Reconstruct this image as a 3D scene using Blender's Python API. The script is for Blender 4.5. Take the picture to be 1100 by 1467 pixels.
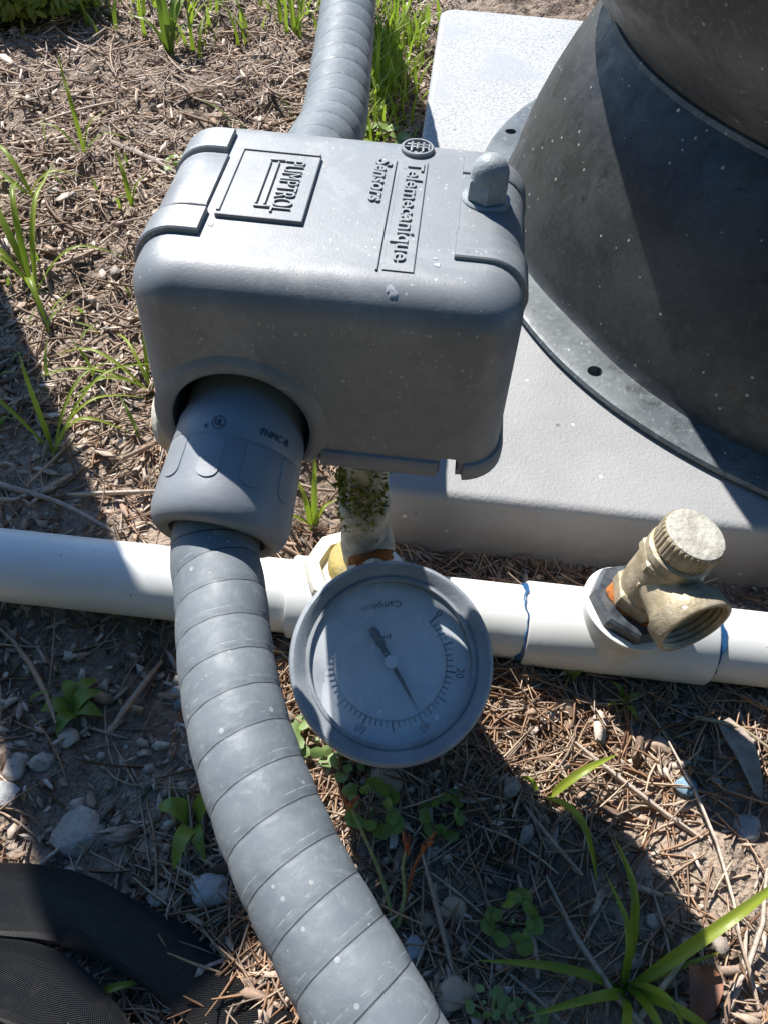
import bpy, bmesh, math, random
import numpy as np
from mathutils import Vector, Matrix, Quaternion
from math import sin, cos, pi, radians, sqrt, tan, atan2

random.seed(7); RNG = np.random.default_rng(7)
S = bpy.context.scene
for o in list(bpy.data.objects): bpy.data.objects.remove(o)
COL = S.collection

# ------------------------------------------------------------------ camera
YAW, PITCH, ROLL = radians(2.5), radians(51.5), radians(4.3)
CAM = Vector((0.0256, -0.1938, 0.3372))
_f = Vector((-sin(YAW)*cos(PITCH), cos(YAW)*cos(PITCH), -sin(PITCH)))
_r0 = Vector((cos(YAW), sin(YAW), 0)); _u0 = _r0.cross(_f)
_r = _r0*cos(ROLL) + _u0*sin(ROLL); _u = -_r0*sin(ROLL) + _u0*cos(ROLL)
cd = bpy.data.cameras.new('camera'); cam = bpy.data.objects.new('camera', cd); COL.objects.link(cam)
M = Matrix((( _r.x, _u.x, -_f.x, CAM.x), (_r.y, _u.y, -_f.y, CAM.y), (_r.z, _u.z, -_f.z, CAM.z), (0, 0, 0, 1)))
cam.matrix_world = M
cd.sensor_fit = 'VERTICAL'; cd.sensor_height = 36; cd.lens = 36*1150/1467
cd.clip_start = 0.01; cd.clip_end = 500
S.camera = cam

# ------------------------------------------------------------------ sky, sun, exposure
SUN_AZ, SUN_EL = radians(35.5), radians(48)     # azimuth: left of the far direction
SUN = Vector((-sin(SUN_AZ)*cos(SUN_EL), cos(SUN_AZ)*cos(SUN_EL), sin(SUN_EL)))
w = bpy.data.worlds.new('World'); S.world = w; w.use_nodes = True
wn = w.node_tree; bg = wn.nodes['Background']
sky = wn.nodes.new('ShaderNodeTexSky'); sky.sky_type = 'NISHITA'; sky.sun_disc = False
sky.ozone_density = 3.0; sky.dust_density = 0.4; sky.air_density = 1.0; sky.altitude = 300; sky.sun_elevation = SUN_EL; sky.sun_rotation = -SUN_AZ
hs = wn.nodes.new('ShaderNodeHueSaturation'); hs.inputs['Saturation'].default_value = 1.3   # camera white balance: clear deep blue sky
wn.links.new(sky.outputs[0], hs.inputs['Color']); wn.links.new(hs.outputs[0], bg.inputs[0]); bg.inputs[1].default_value = 0.095
ld = bpy.data.lights.new('sun', 'SUN'); ld.energy = 5.0; ld.angle = radians(0.53); ld.color = (1, 0.975, 0.93)
sun = bpy.data.objects.new('sun', ld); COL.objects.link(sun)
sun.rotation_euler = (-SUN).to_track_quat('-Z', 'Y').to_euler(); sun.location = SUN*3
S.view_settings.view_transform = 'Standard'; S.view_settings.look = 'None'
S.view_settings.gamma = 1; S.view_settings.exposure = 0.85
S.view_settings.use_curve_mapping = False
S.render.engine = 'CYCLES'
try:
    S.cycles.max_bounces = 8; S.cycles.transparent_max_bounces = 12
except Exception: pass

# ================================================================== helpers
def thing(name, label, cat, loc=(0, 0, 0), group=None):
    o = bpy.data.objects.new(name, None); COL.objects.link(o)
    o.location = loc; o.empty_display_size = 0.01
    o['label'] = label; o['category'] = cat
    if group: o['group'] = group
    return o
def tag(o, label=None, cat=None, group=None, kind=None):
    for k, v in (('label', label), ('category', cat), ('group', group), ('kind', kind)):
        if v: o[k] = v
    return o
def root_loc(p):
    while p.parent: p = p.parent
    return Vector(p.location)
def link_mesh(name, me, mat, parent=None, loc=None):
    """verts are in world coordinates; the object is put at loc or at its parent's root"""
    o = bpy.data.objects.new(name, me); COL.objects.link(o)
    if mat: me.materials.append(mat)
    if parent is not None:
        org = root_loc(parent); o.parent = parent
        me.transform(Matrix.Translation(-org))
    elif loc is not None:
        me.transform(Matrix.Translation(-Vector(loc))); o.location = loc
    return o
def smooth(me, ang=38):
    if len(me.polygons):
        me.polygons.foreach_set('use_smooth', [True]*len(me.polygons))
        me.set_sharp_from_angle(angle=radians(ang))
def mk(name, v, f, mat, parent=None, loc=None, ang=38, uv=None):
    me = bpy.data.meshes.new(name); me.from_pydata([tuple(p) for p in v], [], f); me.update()
    if uv is not None:
        l = me.uv_layers.new(name='UVMap')
        idx = np.empty(len(me.loops), np.int32); me.loops.foreach_get('vertex_index', idx)
        l.data.foreach_set('uv', np.asarray(uv, np.float32)[idx].ravel())
    smooth(me, ang)
    return link_mesh(name, me, mat, parent, loc)
def frame(axis, up=(0, 0, 1)):
    a = Vector(axis).normalized(); u = Vector(up)
    if abs(a.dot(u)) > .97: u = Vector((1, 0, 0))
    x = u.cross(a).normalized(); y = a.cross(x)
    return x, y, a
def lathe(profile, org, axis, n=48, up=(0, 0, 1), capA=True, capB=True, mod=None):
    """profile: (t, r) along axis from org"""
    x, y, a = frame(axis, up); org = Vector(org); V = []; F = []
    for (t, r) in profile:
        for k in range(n):
            th = 2*pi*k/n
            rr = r*(mod(th, t) if mod else 1)
            V.append(org + a*t + (x*cos(th) + y*sin(th))*rr)
    m = len(profile)
    for i in range(m-1):
        for k in range(n):
            k2 = (k+1) % n
            F.append((i*n+k, i*n+k2, (i+1)*n+k2, (i+1)*n+k))
    if capA: F.append(tuple(reversed(range(n))))
    if capB: F.append(tuple((m-1)*n+k for k in range(n)))
    return V, F
def ngon_mod(sides, rnd=0.0):
    def f(th, t):
        a = (th % (2*pi/sides)) - pi/sides
        return cos(pi/sides)/cos(a)*(1-rnd) + rnd
    return f
def box(c, sz, ax=None, bev=0.0):
    """box with chamfered vertical/horizontal edges"""
    c = Vector(c); X, Y, Z = ax or (Vector((1, 0, 0)), Vector((0, 1, 0)), Vector((0, 0, 1)))
    bm = bmesh.new(); bmesh.ops.create_cube(bm, size=1)
    for v in bm.verts: v.co = Vector((v.co.x*sz[0], v.co.y*sz[1], v.co.z*sz[2]))
    if bev: bmesh.ops.bevel(bm, geom=list(bm.edges), offset=bev, segments=2, affect='EDGES', profile=.5)
    V = [c + X*v.co.x + Y*v.co.y + Z*v.co.z for v in bm.verts]
    bm.verts.index_update(); F = [tuple(v.index for v in f.verts) for f in bm.faces]; bm.free()
    return V, F
def join(*parts):
    V = []; F = []
    for v, f in parts:
        o = len(V); V += list(v); F += [tuple(i+o for i in q) for q in f]
    return V, F
def catmull(P, per=12):
    P = [Vector(p) for p in P]; Q = [2*P[0]-P[1]] + P + [2*P[-1]-P[-2]]; out = []
    for i in range(1, len(Q)-2):
        for k in range(per):
            t = k/per; a, b, c, d = Q[i-1], Q[i], Q[i+1], Q[i+2]
            out.append(.5*((2*b) + (-a+c)*t + (2*a-5*b+4*c-d)*t*t + (-a+3*b-3*c+d)*t**3))
    out.append(P[-1]); return out
def resample(P, step):
    d = [0]
    for i in range(1, len(P)): d.append(d[-1]+(P[i]-P[i-1]).length)
    n = max(2, int(d[-1]/step)+1); out = []; j = 0
    for k in range(n):
        s = d[-1]*k/(n-1)
        while j < len(P)-2 and d[j+1] < s: j += 1
        t = (s-d[j])/max(1e-9, d[j+1]-d[j]); out.append(P[j].lerp(P[j+1], t))
    return out, d[-1]
def sweep(P, rad, n=12, caps=True, flat=1.0, up=(0, 0, 1), radf=None):
    """tube along P; rad number or list; returns V,F,uv"""
    V = []; F = []; UV = []
    x = None; s = 0
    for i, p in enumerate(P):
        t = (P[min(i+1, len(P)-1)] - P[max(i-1, 0)]).normalized()
        if x is None: x, y, _ = frame(t, up)
        else:
            x = (x - t*x.dot(t)).normalized(); y = t.cross(x)
        if i: s += (p-P[i-1]).length
        r = rad[i] if hasattr(rad, '__len__') else rad
        for k in range(n):
            th = 2*pi*k/n; rr = r*(radf(th, s) if radf else 1)
            V.append(p + x*cos(th)*rr + y*sin(th)*rr*flat); UV.append((k/n, s))
    m = len(P)
    for i in range(m-1):
        for k in range(n):
            k2 = (k+1) % n; F.append((i*n+k, i*n+k2, (i+1)*n+k2, (i+1)*n+k))
    if caps: F.append(tuple(reversed(range(n)))); F.append(tuple((m-1)*n+k for k in range(n)))
    return V, F, UV
def text_mesh(txt, size=1.0, extrude=0.0, bold=0.0, shear=0.0, sx=1.0, bevel=0.0, res=3):
    cu = bpy.data.curves.new('lettering', 'FONT'); cu.body = txt; cu.size = size
    cu.extrude = extrude; cu.offset = bold; cu.shear = shear; cu.resolution_u = res; cu.bevel_depth = bevel
    cu.align_x = 'CENTER'; cu.align_y = 'CENTER'
    o = bpy.data.objects.new('lettering', cu); COL.objects.link(o)
    me = bpy.data.meshes.new_from_object(o.evaluated_get(bpy.context.evaluated_depsgraph_get()))
    bpy.data.objects.remove(o); bpy.data.curves.remove(cu)
    V = [Vector((v.co.x*sx, v.co.y, v.co.z)) for v in me.vertices]
    F = [tuple(p.vertices) for p in me.polygons]; bpy.data.meshes.remove(me)
    return V, F
def fit_text(txt, length, height, **k):
    V, F = text_mesh(txt, **k)
    xs = [v.x for v in V]; ys = [v.y for v in V]; a = length/(max(xs)-min(xs)); b = height/(max(ys)-min(ys))
    mx = (max(xs)+min(xs))/2; my = (max(ys)+min(ys))/2
    return [Vector(((v.x-mx)*a, (v.y-my)*b, v.z)) for v in V], F
def boolean(obj, cutters):
    for c in cutters:
        m = obj.modifiers.new('cut', 'BOOLEAN'); m.object = c; m.operation = 'DIFFERENCE'; m.solver = 'EXACT'
    dg = bpy.context.evaluated_depsgraph_get()
    me = bpy.data.meshes.new_from_object(obj.evaluated_get(dg)); obj.modifiers.clear()
    old = obj.data; obj.data = me; bpy.data.meshes.remove(old)
    for c in cutters: bpy.data.objects.remove(c)
    smooth(obj.data, 35)
# ---- numpy value noise
def vnoise(x, y, seed=0):
    xi = np.floor(x).astype(np.int64); yi = np.floor(y).astype(np.int64); xf = x-xi; yf = y-yi
    def h(a, b):
        n = (a*374761393 + b*668265263 + seed*1442695041) & 0x7fffffff
        n = ((n ^ (n >> 13))*1274126177) & 0x7fffffff
        return ((n ^ (n >> 16)) & 0xffff)/65535.0
    u = xf*xf*(3-2*xf); v = yf*yf*(3-2*yf)
    return (h(xi, yi)*(1-u)+h(xi+1, yi)*u)*(1-v) + (h(xi, yi+1)*(1-u)+h(xi+1, yi+1)*u)*v
def fbm(x, y, oct=4, seed=0):
    s = 0; a = .5; t = 0
    for i in range(oct):
        s = s + a*vnoise(x, y, seed+i*17); t += a; a *= .5; x = x*2.03+11.3; y = y*2.03+5.7
    return s/t

# ================================================================== materials
class NT:
    def __init__(s, name):
        s.m = bpy.data.materials.new(name); s.m.use_nodes = True; s.t = s.m.node_tree; s.N = s.t.nodes; s.L = s.t.links
        s.b = s.N['Principled BSDF']; s.out = s.N['Material Output']
        s.tc = s.N.new('ShaderNodeTexCoord'); s.co = s.tc.outputs['Object']
    def inp(s, sock, v):
        if hasattr(v, 'is_output') or isinstance(v, bpy.types.NodeSocket): s.L.new(v, sock)
        else: sock.default_value = v
    def noise(s, scale, detail=4, rough=.55, co=None, dist=0):
        n = s.N.new('ShaderNodeTexNoise'); n.inputs['Scale'].default_value = scale; n.inputs['Detail'].default_value = min(detail, 4)
        n.inputs['Roughness'].default_value = rough; n.inputs['Distortion'].default_value = dist
        s.L.new(co or s.co, n.inputs['Vector']); return n.outputs[0]
    def voro(s, scale, out='Distance', feature='F1', co=None):
        n = s.N.new('ShaderNodeTexVoronoi'); n.feature = feature; n.inputs['Scale'].default_value = scale
        s.L.new(co or s.co, n.inputs['Vector']); return n.outputs[out]
    def ramp(s, fac, a, b, lo=0., hi=1.):
        n = s.N.new('ShaderNodeMapRange'); n.interpolation_type = 'SMOOTHSTEP'
        n.inputs[1].default_value = a; n.inputs[2].default_value = b; n.inputs[3].default_value = lo; n.inputs[4].default_value = hi
        s.L.new(fac, n.inputs[0]); return n.outputs[0]
    def math(s, op, a, b=0.0, c=0.0):
        n = s.N.new('ShaderNodeMath'); n.operation = op
        for i, v in enumerate((a, b, c)): s.inp(n.inputs[i], v)
        return n.outputs[0]
    def mix(s, fac, a, b, mode='MIX'):
        n = s.N.new('ShaderNodeMix'); n.data_type = 'RGBA'; n.blend_type = mode
        s.inp(n.inputs[0], fac)
        for i, v in ((6, a), (7, b)):
            if isinstance(v, (tuple, list)): n.inputs[i].default_value = (*v[:3], 1)
            else: s.L.new(v, n.inputs[i])
        return n.outputs[2]
    def specks(s, scale, size, prob, co=None):
        """round flecks in a share of the voronoi cells"""
        d = s.voro(scale, 'Distance', co=co); c = s.voro(scale, 'Color', co=co)
        sx = s.N.new('ShaderNodeSeparateColor'); s.L.new(c, sx.inputs[0])
        on = s.math('LESS_THAN', sx.outputs[0], prob)
        sz = s.math('MULTIPLY', sx.outputs[1], size)
        return s.math('MULTIPLY', on, s.math('LESS_THAN', d, sz))
    def bump(s, h, strength=.3, dist=.001, prev=None):
        n = s.N.new('ShaderNodeBump'); n.inputs['Strength'].default_value = strength; n.inputs['Distance'].default_value = dist
        s.L.new(h, n.inputs['Height'])
        if prev is not None: s.L.new(prev, n.inputs['Normal'])
        return n.outputs[0]
    def done(s, col, rough=.5, normal=None, metal=0, spec=.5):
        s.inp(s.b.inputs['Base Color'], col if not isinstance(col, (tuple, list)) else (*col[:3], 1))
        s.inp(s.b.inputs['Roughness'], rough); s.inp(s.b.inputs['Metallic'], metal)
        s.b.inputs['Specular IOR Level'].default_value = spec
        if normal is not None: s.L.new(normal, s.b.inputs['Normal'])
        return s.m

def m_cover():
    n = NT('weathered grey plastic')
    big = n.ramp(n.noise(28, 5, .6), .40, .62); fine = n.noise(260, 5, .6)
    c = n.mix(big, (.160, .173, .186), (.215, .221, .226))
    c = n.mix(n.ramp(fine, .35, .75, 0, .35), c, (.14, .15, .16))
    dust = n.math('MULTIPLY', n.ramp(n.noise(70, 6, .7), .55, .75), .5)
    c = n.mix(dust, c, (.34, .33, .31))
    c = n.mix(n.math('MULTIPLY', n.specks(900, .36, .10), .7), c, (.42, .42, .41))
    c = n.mix(n.math('MULTIPLY', n.specks(340, .15, .12), .8), c, (.46, .48, .50))
    c = n.mix(n.specks(330, .2, .04), c, (.10, .09, .08))
    st = n.ramp(n.noise(17, 4, .7, dist=1.2), .50, .56, 0, .30); c = n.mix(st, c, (.28, .29, .30))
    c = n.mix(n.ramp(n.noise(40, 4, .75, dist=.6), .62, .70, 0, .35), c, (.15, .155, .16))
    # scuffs: stretched noise
    mp = n.N.new('ShaderNodeMapping'); mp.inputs['Rotation'].default_value = (0, radians(40), radians(20)); mp.inputs['Scale'].default_value = (60, 500, 300)
    n.L.new(n.co, mp.inputs[0]); sc = n.ramp(n.noise(1, 3, .6, co=mp.outputs[0]), .68, .75, 0, .35)
    c = n.mix(sc, c, (.46, .47, .48))
    nb = n.bump(n.noise(1500, 2, .6), .12, .0004); nb = n.bump(n.noise(90, 4, .6), .06, .001, nb)
    return n.done(c, n.ramp(fine, .3, .8, .48, .60), nb, spec=1.0)
def m_simple(name, a, b, rough=.6, sc=120, bsc=400, bst=.2, speck=None, bd=.0006, metal=0, spec=.5):
    n = NT(name); c = n.mix(n.ramp(n.noise(sc, 6, .65), .35, .68), a, b)
    if speck: c = n.mix(n.specks(*speck[0]), c, speck[1])
    return n.done(c, rough, n.bump(n.noise(bsc, 5, .6), bst, bd), metal, spec)
def m_conduit():
    n = NT('grey liquidtight conduit jacket')
    uv = n.N.new('ShaderNodeUVMap'); uv.uv_map = 'UVMap'
    sx = n.N.new('ShaderNodeSeparateXYZ'); n.L.new(uv.outputs[0], sx.inputs[0])
    wob = n.math('MULTIPLY', n.math('SUBTRACT', n.noise(90, 3), .5), .10)
    ph = n.math('ADD', n.math('SUBTRACT', n.math('DIVIDE', sx.outputs[1], CP), sx.outputs[0]), 100.0)
    fr = n.math('FRACT', ph); frw = n.math('FRACT', n.math('ADD', ph, wob))
    seam = n.math('LESS_THAN', n.math('ABSOLUTE', n.math('SUBTRACT', fr, .5)), .017)
    pale = n.math('LESS_THAN', n.math('ABSOLUTE', n.math('SUBTRACT', frw, .29)), .009)
    pale = n.math('MULTIPLY', pale, n.ramp(n.noise(260, 4, .7), .47, .6))
    c = n.mix(n.ramp(n.noise(60, 6, .65), .35, .7), (.135, .155, .170), (.170, .190, .203))
    c = n.mix(n.ramp(n.noise(240, 5, .7), .5, .8, 0, .55), c, (.245, .262, .272))
    c = n.mix(n.ramp(n.noise(35, 5, .6), .60, .74, 0, .45), c, (.10, .112, .122))
    c = n.mix(n.math('MULTIPLY', n.specks(420, .26, .2), .6), c, (.40, .41, .41)); c = n.mix(n.math('MULTIPLY', n.specks(260, .12, .14), .6), c, (.40, .39, .36))
    sc = n.ramp(n.noise(75, 4, .8, dist=1.5), .60, .68, 0, .28); c = n.mix(sc, c, (.30, .315, .32))
    c = n.mix(n.math('MULTIPLY', pale, .55), c, (.45, .46, .46)); c = n.mix(n.math('MULTIPLY', seam, .88), c, (.025, .027, .03))
    nb = n.bump(n.noise(420, 5, .65), .22, .0005)
    return n.done(c, n.ramp(n.noise(160, 4), .3, .7, .52, .68), nb, spec=.5)
CP = 0.0097   # helix pitch of the conduit rib
def m_soil():
    n = NT('dry soil with fine humus')
    a = n.noise(9, 6, .65); b = n.noise(120, 6, .7); v = n.voro(240, 'Color')
    c = n.mix(n.ramp(a, .36, .62), (.095, .066, .047), (.36, .275, .21))
    c = n.mix(n.ramp(b, .35, .72, 0, .9), c, (.36, .28, .215))
    c = n.mix(n.ramp(n.noise(420, 4, .7), .52, .70, 0, .75), c, (.055, .038, .028))
    g = n.ramp(n.noise(22, 5, .6), .6, .72, 0, .35); c = n.mix(g, c, (.22, .22, .14))
    c = n.mix(n.specks(330, .42, .2), c, (.42, .37, .31))
    h = n.math('ADD', n.noise(320, 6, .7), n.math('MULTIPLY', n.voro(420), .6))
    return n.done(c, .93, n.bump(h, .9, .0028), spec=.2)
def m_litter(name, cols, rough=.75, spec=.25):
    """tint from a per-piece attribute"""
    n = NT(name); at = n.N.new('ShaderNodeAttribute'); at.attribute_name = 'tint'
    rp = n.N.new('ShaderNodeValToRGB'); rp.color_ramp.interpolation = 'LINEAR'
    el = rp.color_ramp.elements
    for i, cc in enumerate(cols):
        p = i/(len(cols)-1)
        e = el[i] if i < 2 else el.new(p)
        e.position = p; e.color = (*cc, 1)
    n.L.new(at.outputs['Fac'], rp.inputs[0])
    c = n.mix(n.ramp(n.noise(500, 4, .7), .4, .75, 0, .5), rp.outputs[0], (.09, .065, .05))
    return n.done(c, rough, n.bump(n.noise(900, 3), .4, .0006), spec=spec)
def m_leaf(name, a, b, tr=.35, rough=.42):
    n = NT(name)
    oi = n.N.new('ShaderNodeObjectInfo')
    at = n.N.new('ShaderNodeAttribute'); at.attribute_name = 'tint'
    k = n.math('FRACT', n.math('ADD', oi.outputs['Random'], at.outputs['Fac']))
    c = n.mix(n.math('ADD', n.math('MULTIPLY', k, .7), n.math('MULTIPLY', n.noise(90, 4), .3)), a, b)
    c = n.mix(n.ramp(n.noise(160, 5, .7), .68, .76, 0, .55), c, (.25, .20, .07))
    n.done(c, rough, n.bump(n.noise(500, 2), .15, .0005))
    t = n.N.new('ShaderNodeBsdfTranslucent'); n.L.new(n.mix(.5, c, (.25, .42, .03)), t.inputs[0])
    mx = n.N.new('ShaderNodeMixShader'); mx.inputs[0].default_value = tr
    n.L.new(n.b.outputs[0], mx.inputs[1]); n.L.new(t.outputs[0], mx.inputs[2]); n.L.new(mx.outputs[0], n.out.inputs[0])
    return n.m
def m_pad():
    n = NT('textured light grey pad')
    c = n.mix(n.ramp(n.noise(14, 6, .6), .35, .7), (.255, .252, .248), (.312, .308, .302))
    c = n.mix(n.ramp(n.noise(330, 5, .75), .5, .72, 0, .55), c, (.25, .255, .265))
    sepy = n.N.new('ShaderNodeSeparateXYZ'); n.L.new(n.co, sepy.inputs[0])
    far = n.ramp(sepy.outputs[1], .22, .42)                       # lichen crust on the far half
    c = n.mix(n.math('MULTIPLY', far, n.ramp(n.noise(380, 5, .8), .46, .56)), c, (.44, .445, .45))
    c = n.mix(n.math('MULTIPLY', far, n.ramp(n.noise(11, 3, .5), .52, .64, 0, .75)), c, (.30, .31, .33))
    c = n.mix(n.specks(85, .12, .3), c, (.6, .6, .58)); c = n.mix(n.specks(70, .1, .25), c, (.15, .13, .11))
    c = n.mix(n.ramp(n.noise(6, 4, .6), .6, .75, 0, .4), c, (.36, .33, .29))
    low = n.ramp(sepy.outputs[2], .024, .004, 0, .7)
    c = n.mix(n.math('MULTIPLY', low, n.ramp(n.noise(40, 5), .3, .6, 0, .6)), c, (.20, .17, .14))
    h = n.noise(620, 3, .6)
    return n.done(c, .62, n.bump(h, .4, .0009))
def m_black(name, base, dusty, speck, sp=.5):
    n = NT(name)
    c = n.mix(n.ramp(n.noise(26, 6, .65), .38, .66), base, dusty)
    c = n.mix(n.ramp(n.noise(260, 6, .75), .5, .72, 0, .7), c, tuple(x*1.7 for x in dusty))
    c = n.mix(n.ramp(n.noise(55, 6, .75), .60, .66, 0, .85), c, tuple(x*.5 for x in base))
    c = n.mix(n.specks(260, .24, .16), c, speck); c = n.mix(n.specks(85, .08, .22), c, (.55, .53, .5))
    return n.done(c, n.ramp(n.noise(90, 4), .3, .7, .42, .60), n.bump(n.noise(380, 4, .7), .25, .0007), spec=sp)
def m_fabric():
    n = NT('black woven mesh')
    uv = n.N.new('ShaderNodeUVMap'); uv.uv_map = 'UVMap'
    sx = n.N.new('ShaderNodeSeparateXYZ'); n.L.new(uv.outputs[0], sx.inputs[0])
    u = n.math('MULTIPLY', sx.outputs[0], 230.0*pi); v = n.math('MULTIPLY', sx.outputs[1], 2100.0*pi)
    h = n.math('MULTIPLY', n.math('SINE', u), n.math('SINE', v))
    c = n.mix(n.ramp(h, -.3, .9), (.008, .008, .009), (.035, .036, .04))
    c = n.mix(n.ramp(n.noise(60, 5, .7), .58, .8, 0, .35), c, (.10, .085, .07))
    return n.done(c, .46, n.bump(h, 1.0, .0009))

MAT = {}
MAT['cover'] = m_cover()
MAT['conn'] = m_simple('grey moulded nylon', (.215, .228, .245), (.19, .203, .22), .5, 60, 500, .12, ((190, .2, .12), (.45, .45, .44)), .0006, 0, .9)
MAT['ink'] = m_simple('dark moulded lettering', (.03, .04, .06), (.05, .06, .085), .6)
MAT['conduit'] = m_conduit()
def m_pvc():
    n = NT('white pvc')
    c = n.mix(n.ramp(n.noise(25, 4, .6), .35, .68), (.66, .655, .625), (.70, .695, .67))
    c = n.mix(n.ramp(n.noise(48, 4, .75, dist=.8), .56, .72, 0, .22), c, (.45, .41, .34))
    mp = n.N.new('ShaderNodeMapping'); mp.inputs['Scale'].default_value = (40, 420, 420); n.L.new(n.co, mp.inputs[0])
    c = n.mix(n.ramp(n.noise(1, 3, .6, co=mp.outputs[0]), .64, .72, 0, .30), c, (.42, .41, .39))
    c = n.mix(n.math('MULTIPLY', n.specks(420, .22, .10), .8), c, (.25, .21, .16)); c = n.mix(n.specks(110, .09, .22), c, (.22, .18, .13))
    return n.done(c, n.ramp(n.noise(60, 4), .3, .7, .28, .48), n.bump(n.noise(220, 3), .06, .0005))
MAT['pvc'] = m_pvc()
MAT['primer'] = m_simple('blue pvc primer', (.010, .055, .15), (.02, .10, .23), .4, 200)
MAT['bush'] = m_simple('blackened plastic bushing', (.03, .034, .042), (.09, .10, .115), .35, 120, 300, .3)
MAT['brass'] = m_simple('dull bronze casting', (.34, .275, .175), (.52, .44, .31), .52, 110, 600, .35, ((260, .3, .12), (.55, .52, .45)), .001, .35)
MAT['capmat'] = m_simple('corroded cap face', (.40, .375, .31), (.54, .515, .44), .55, 160, 300, .7, None, .0014, .1)
MAT['rust'] = m_simple('orange rust', (.38, .12, .02), (.16, .06, .02), .9, 350, 900, .9)
MAT['galv'] = m_simple('mossy galvanised iron', (.42, .39, .32), (.24, .21, .16), .6, 150, 500, .6, ((200, .3, .2), (.5, .49, .46)))
MAT['cream'] = m_simple('chalky cream plastic', (.62, .59, .49), (.52, .47, .36), .6, 90, 500, .3)
MAT['yellow'] = m_simple('stained thread sealant', (.45, .34, .08), (.30, .24, .10), .7, 250, 600, .7)
MAT['moss'] = m_litter('moss', [(.10, .14, .02), (.28, .30, .05), (.05, .07, .015)])
MAT['case'] = m_simple('grey gauge case', (.25, .27, .295), (.34, .36, .38), .36, 70, 500, .2, ((240, .25, .12), (.33, .35, .37)))
MAT['dial'] = m_simple('faded dial face', (.76, .79, .82), (.66, .70, .74), .75, 60, 300, .05)
MAT['black'] = m_simple('black print', (.012, .013, .016), (.03, .03, .035), .7)
MAT['brownp'] = m_simple('peeled pointer paint', (.06, .06, .055), (.15, .14, .12), .8, 500)
MAT['splash'] = m_simple('dried pale splash', (.42, .43, .46), (.34, .35, .38), .7, 500)
MAT['pad'] = m_pad()
MAT['skirt'] = m_black('weathered black plastic', (.010, .011, .0125), (.028, .030, .031), (.28, .28, .26), .6)
MAT['flange'] = m_black('scuffed grey black flange', (.062, .073, .079), (.11, .123, .127), (.36, .36, .34))
MAT['tank'] = m_black('weathered dark grey tank paint', (.05, .051, .053), (.085, .085, .084), (.30, .28, .25))
MAT['nut'] = m_simple('grey acorn nut', (.30, .32, .33), (.22, .25, .26), .5, 150, 600, .4, ((230, .25, .15), (.45, .46, .45)))
MAT['soil'] = m_soil()
MAT['needle'] = m_litter('dry pine needles', [(.13, .066, .036), (.37, .215, .125), (.47, .31, .20), (.62, .49, .36), (.30, .23, .175), (.23, .135, .085)])
MAT['chip'] = m_litter('wood and leaf litter', [(.08, .052, .037), (.33, .225, .16), (.50, .365, .27), (.43, .35, .285), (.70, .58, .475), (.20, .125, .088)])
MAT['pebble'] = m_litter('pebbles', [(.20, .16, .13), (.34, .29, .24), (.26, .21, .18), (.46, .42, .37)])
MAT['stone'] = m_simple('pale limestone', (.34, .285, .23), (.50, .45, .39), .85, 70, 260, 1.0, ((200, .3, .15), (.25, .2, .16)), .002)
MAT['stonew'] = m_simple('white grey stone', (.40, .40, .395), (.27, .26, .25), .85, 90, 260, .8, None, .002)
MAT['tanstone'] = m_simple('tan stone', (.47, .35, .25), (.36, .26, .18), .8, 90, 260, .5, None, .0015)
MAT['blade'] = m_leaf('grass blade', (.17, .25, .016), (.37, .43, .055), .45)
MAT['weed'] = m_leaf('weed leaf', (.13, .20, .03), (.27, .34, .06))
MAT['sky_blocker'] = m_leaf('hedge leaf', (.025, .045, .012), (.05, .085, .02), .2, .6)
MAT['clover'] = m_leaf('pale clover leaf', (.15, .235, .06), (.27, .35, .13), .3, .55)
MAT['redstem'] = m_simple('red weed stem', (.22, .045, .015), (.30, .12, .04), .6, 300)
MAT['greenstem'] = m_simple('green weed stem', (.17, .24, .08), (.26, .28, .12), .6, 300)
MAT['fabric'] = m_fabric()
MAT['wood'] = m_simple('weathered post timber', (.22, .17, .13), (.33, .28, .23), .85, 40, 200, .6, None, .002)
MAT['dryleaf'] = m_simple('dry leaf', (.40, .33, .27), (.27, .21, .17), .8, 160, 400, .5)
MAT['redleaf'] = m_simple('red brown leaf', (.22, .075, .03), (.14, .05, .025), .6, 160, 400, .5)
MAT['bluechip'] = m_simple('chalky blue chip', (.20, .30, .38), (.12, .20, .28), .8, 300)
MAT['straw'] = m_simple('straw', (.50, .40, .26), (.40, .30, .18), .7, 300)

# ================================================================== ground
def gz(x, y):
    """mean height of the soil: level by the pad, a little lower in front of the pipe"""
    x = np.asarray(x, float); y = np.asarray(y, float)
    t = np.clip((0.040 - y)/0.05, 0, 1); t = t*t*(3-2*t)
    k = np.clip((x+.09)/.08, 0, 1); k = k*k*(3-2*k)
    b = t*(.002+.006*k) + np.clip(1-np.abs(y+.018)/.03, 0, 1)*.006*k
    near = np.clip(1.6 - np.hypot(x-.05, y-.25), 0, 1)
    far = np.clip((y-.1)/.2, 0, 1)
    h = (fbm(x*7, y*7, 3, 3)-.5)*.018 + (fbm(x*38, y*38, 4, 9)-.5)*(.011+.008*far) + (fbm(x*150, y*150, 3, 21)-.5)*(.006+.004*far)
    pad = ((x > -.03) & (y > .045)).astype(float)*.004
    return b + h*near - pad
def sv(x, y, k=.927):
    """plant and stone positions were noted for a lower soil level in front of the pipe"""
    if y > .02: return x, y
    return .0256+(x-.0256)*k, -.1938+(y+.1938)*k
def axis_pts(lo, hi, fine, far):
    a = list(np.arange(lo, hi+1e-9, fine)); st = fine; x = hi
    R = []
    while x < far: st *= 1.35; x += st; R.append(x)
    L = []; x = lo; st = fine
    while x > -far: st *= 1.35; x -= st; L.append(x)
    return np.array(L[::-1] + a + R)
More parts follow.
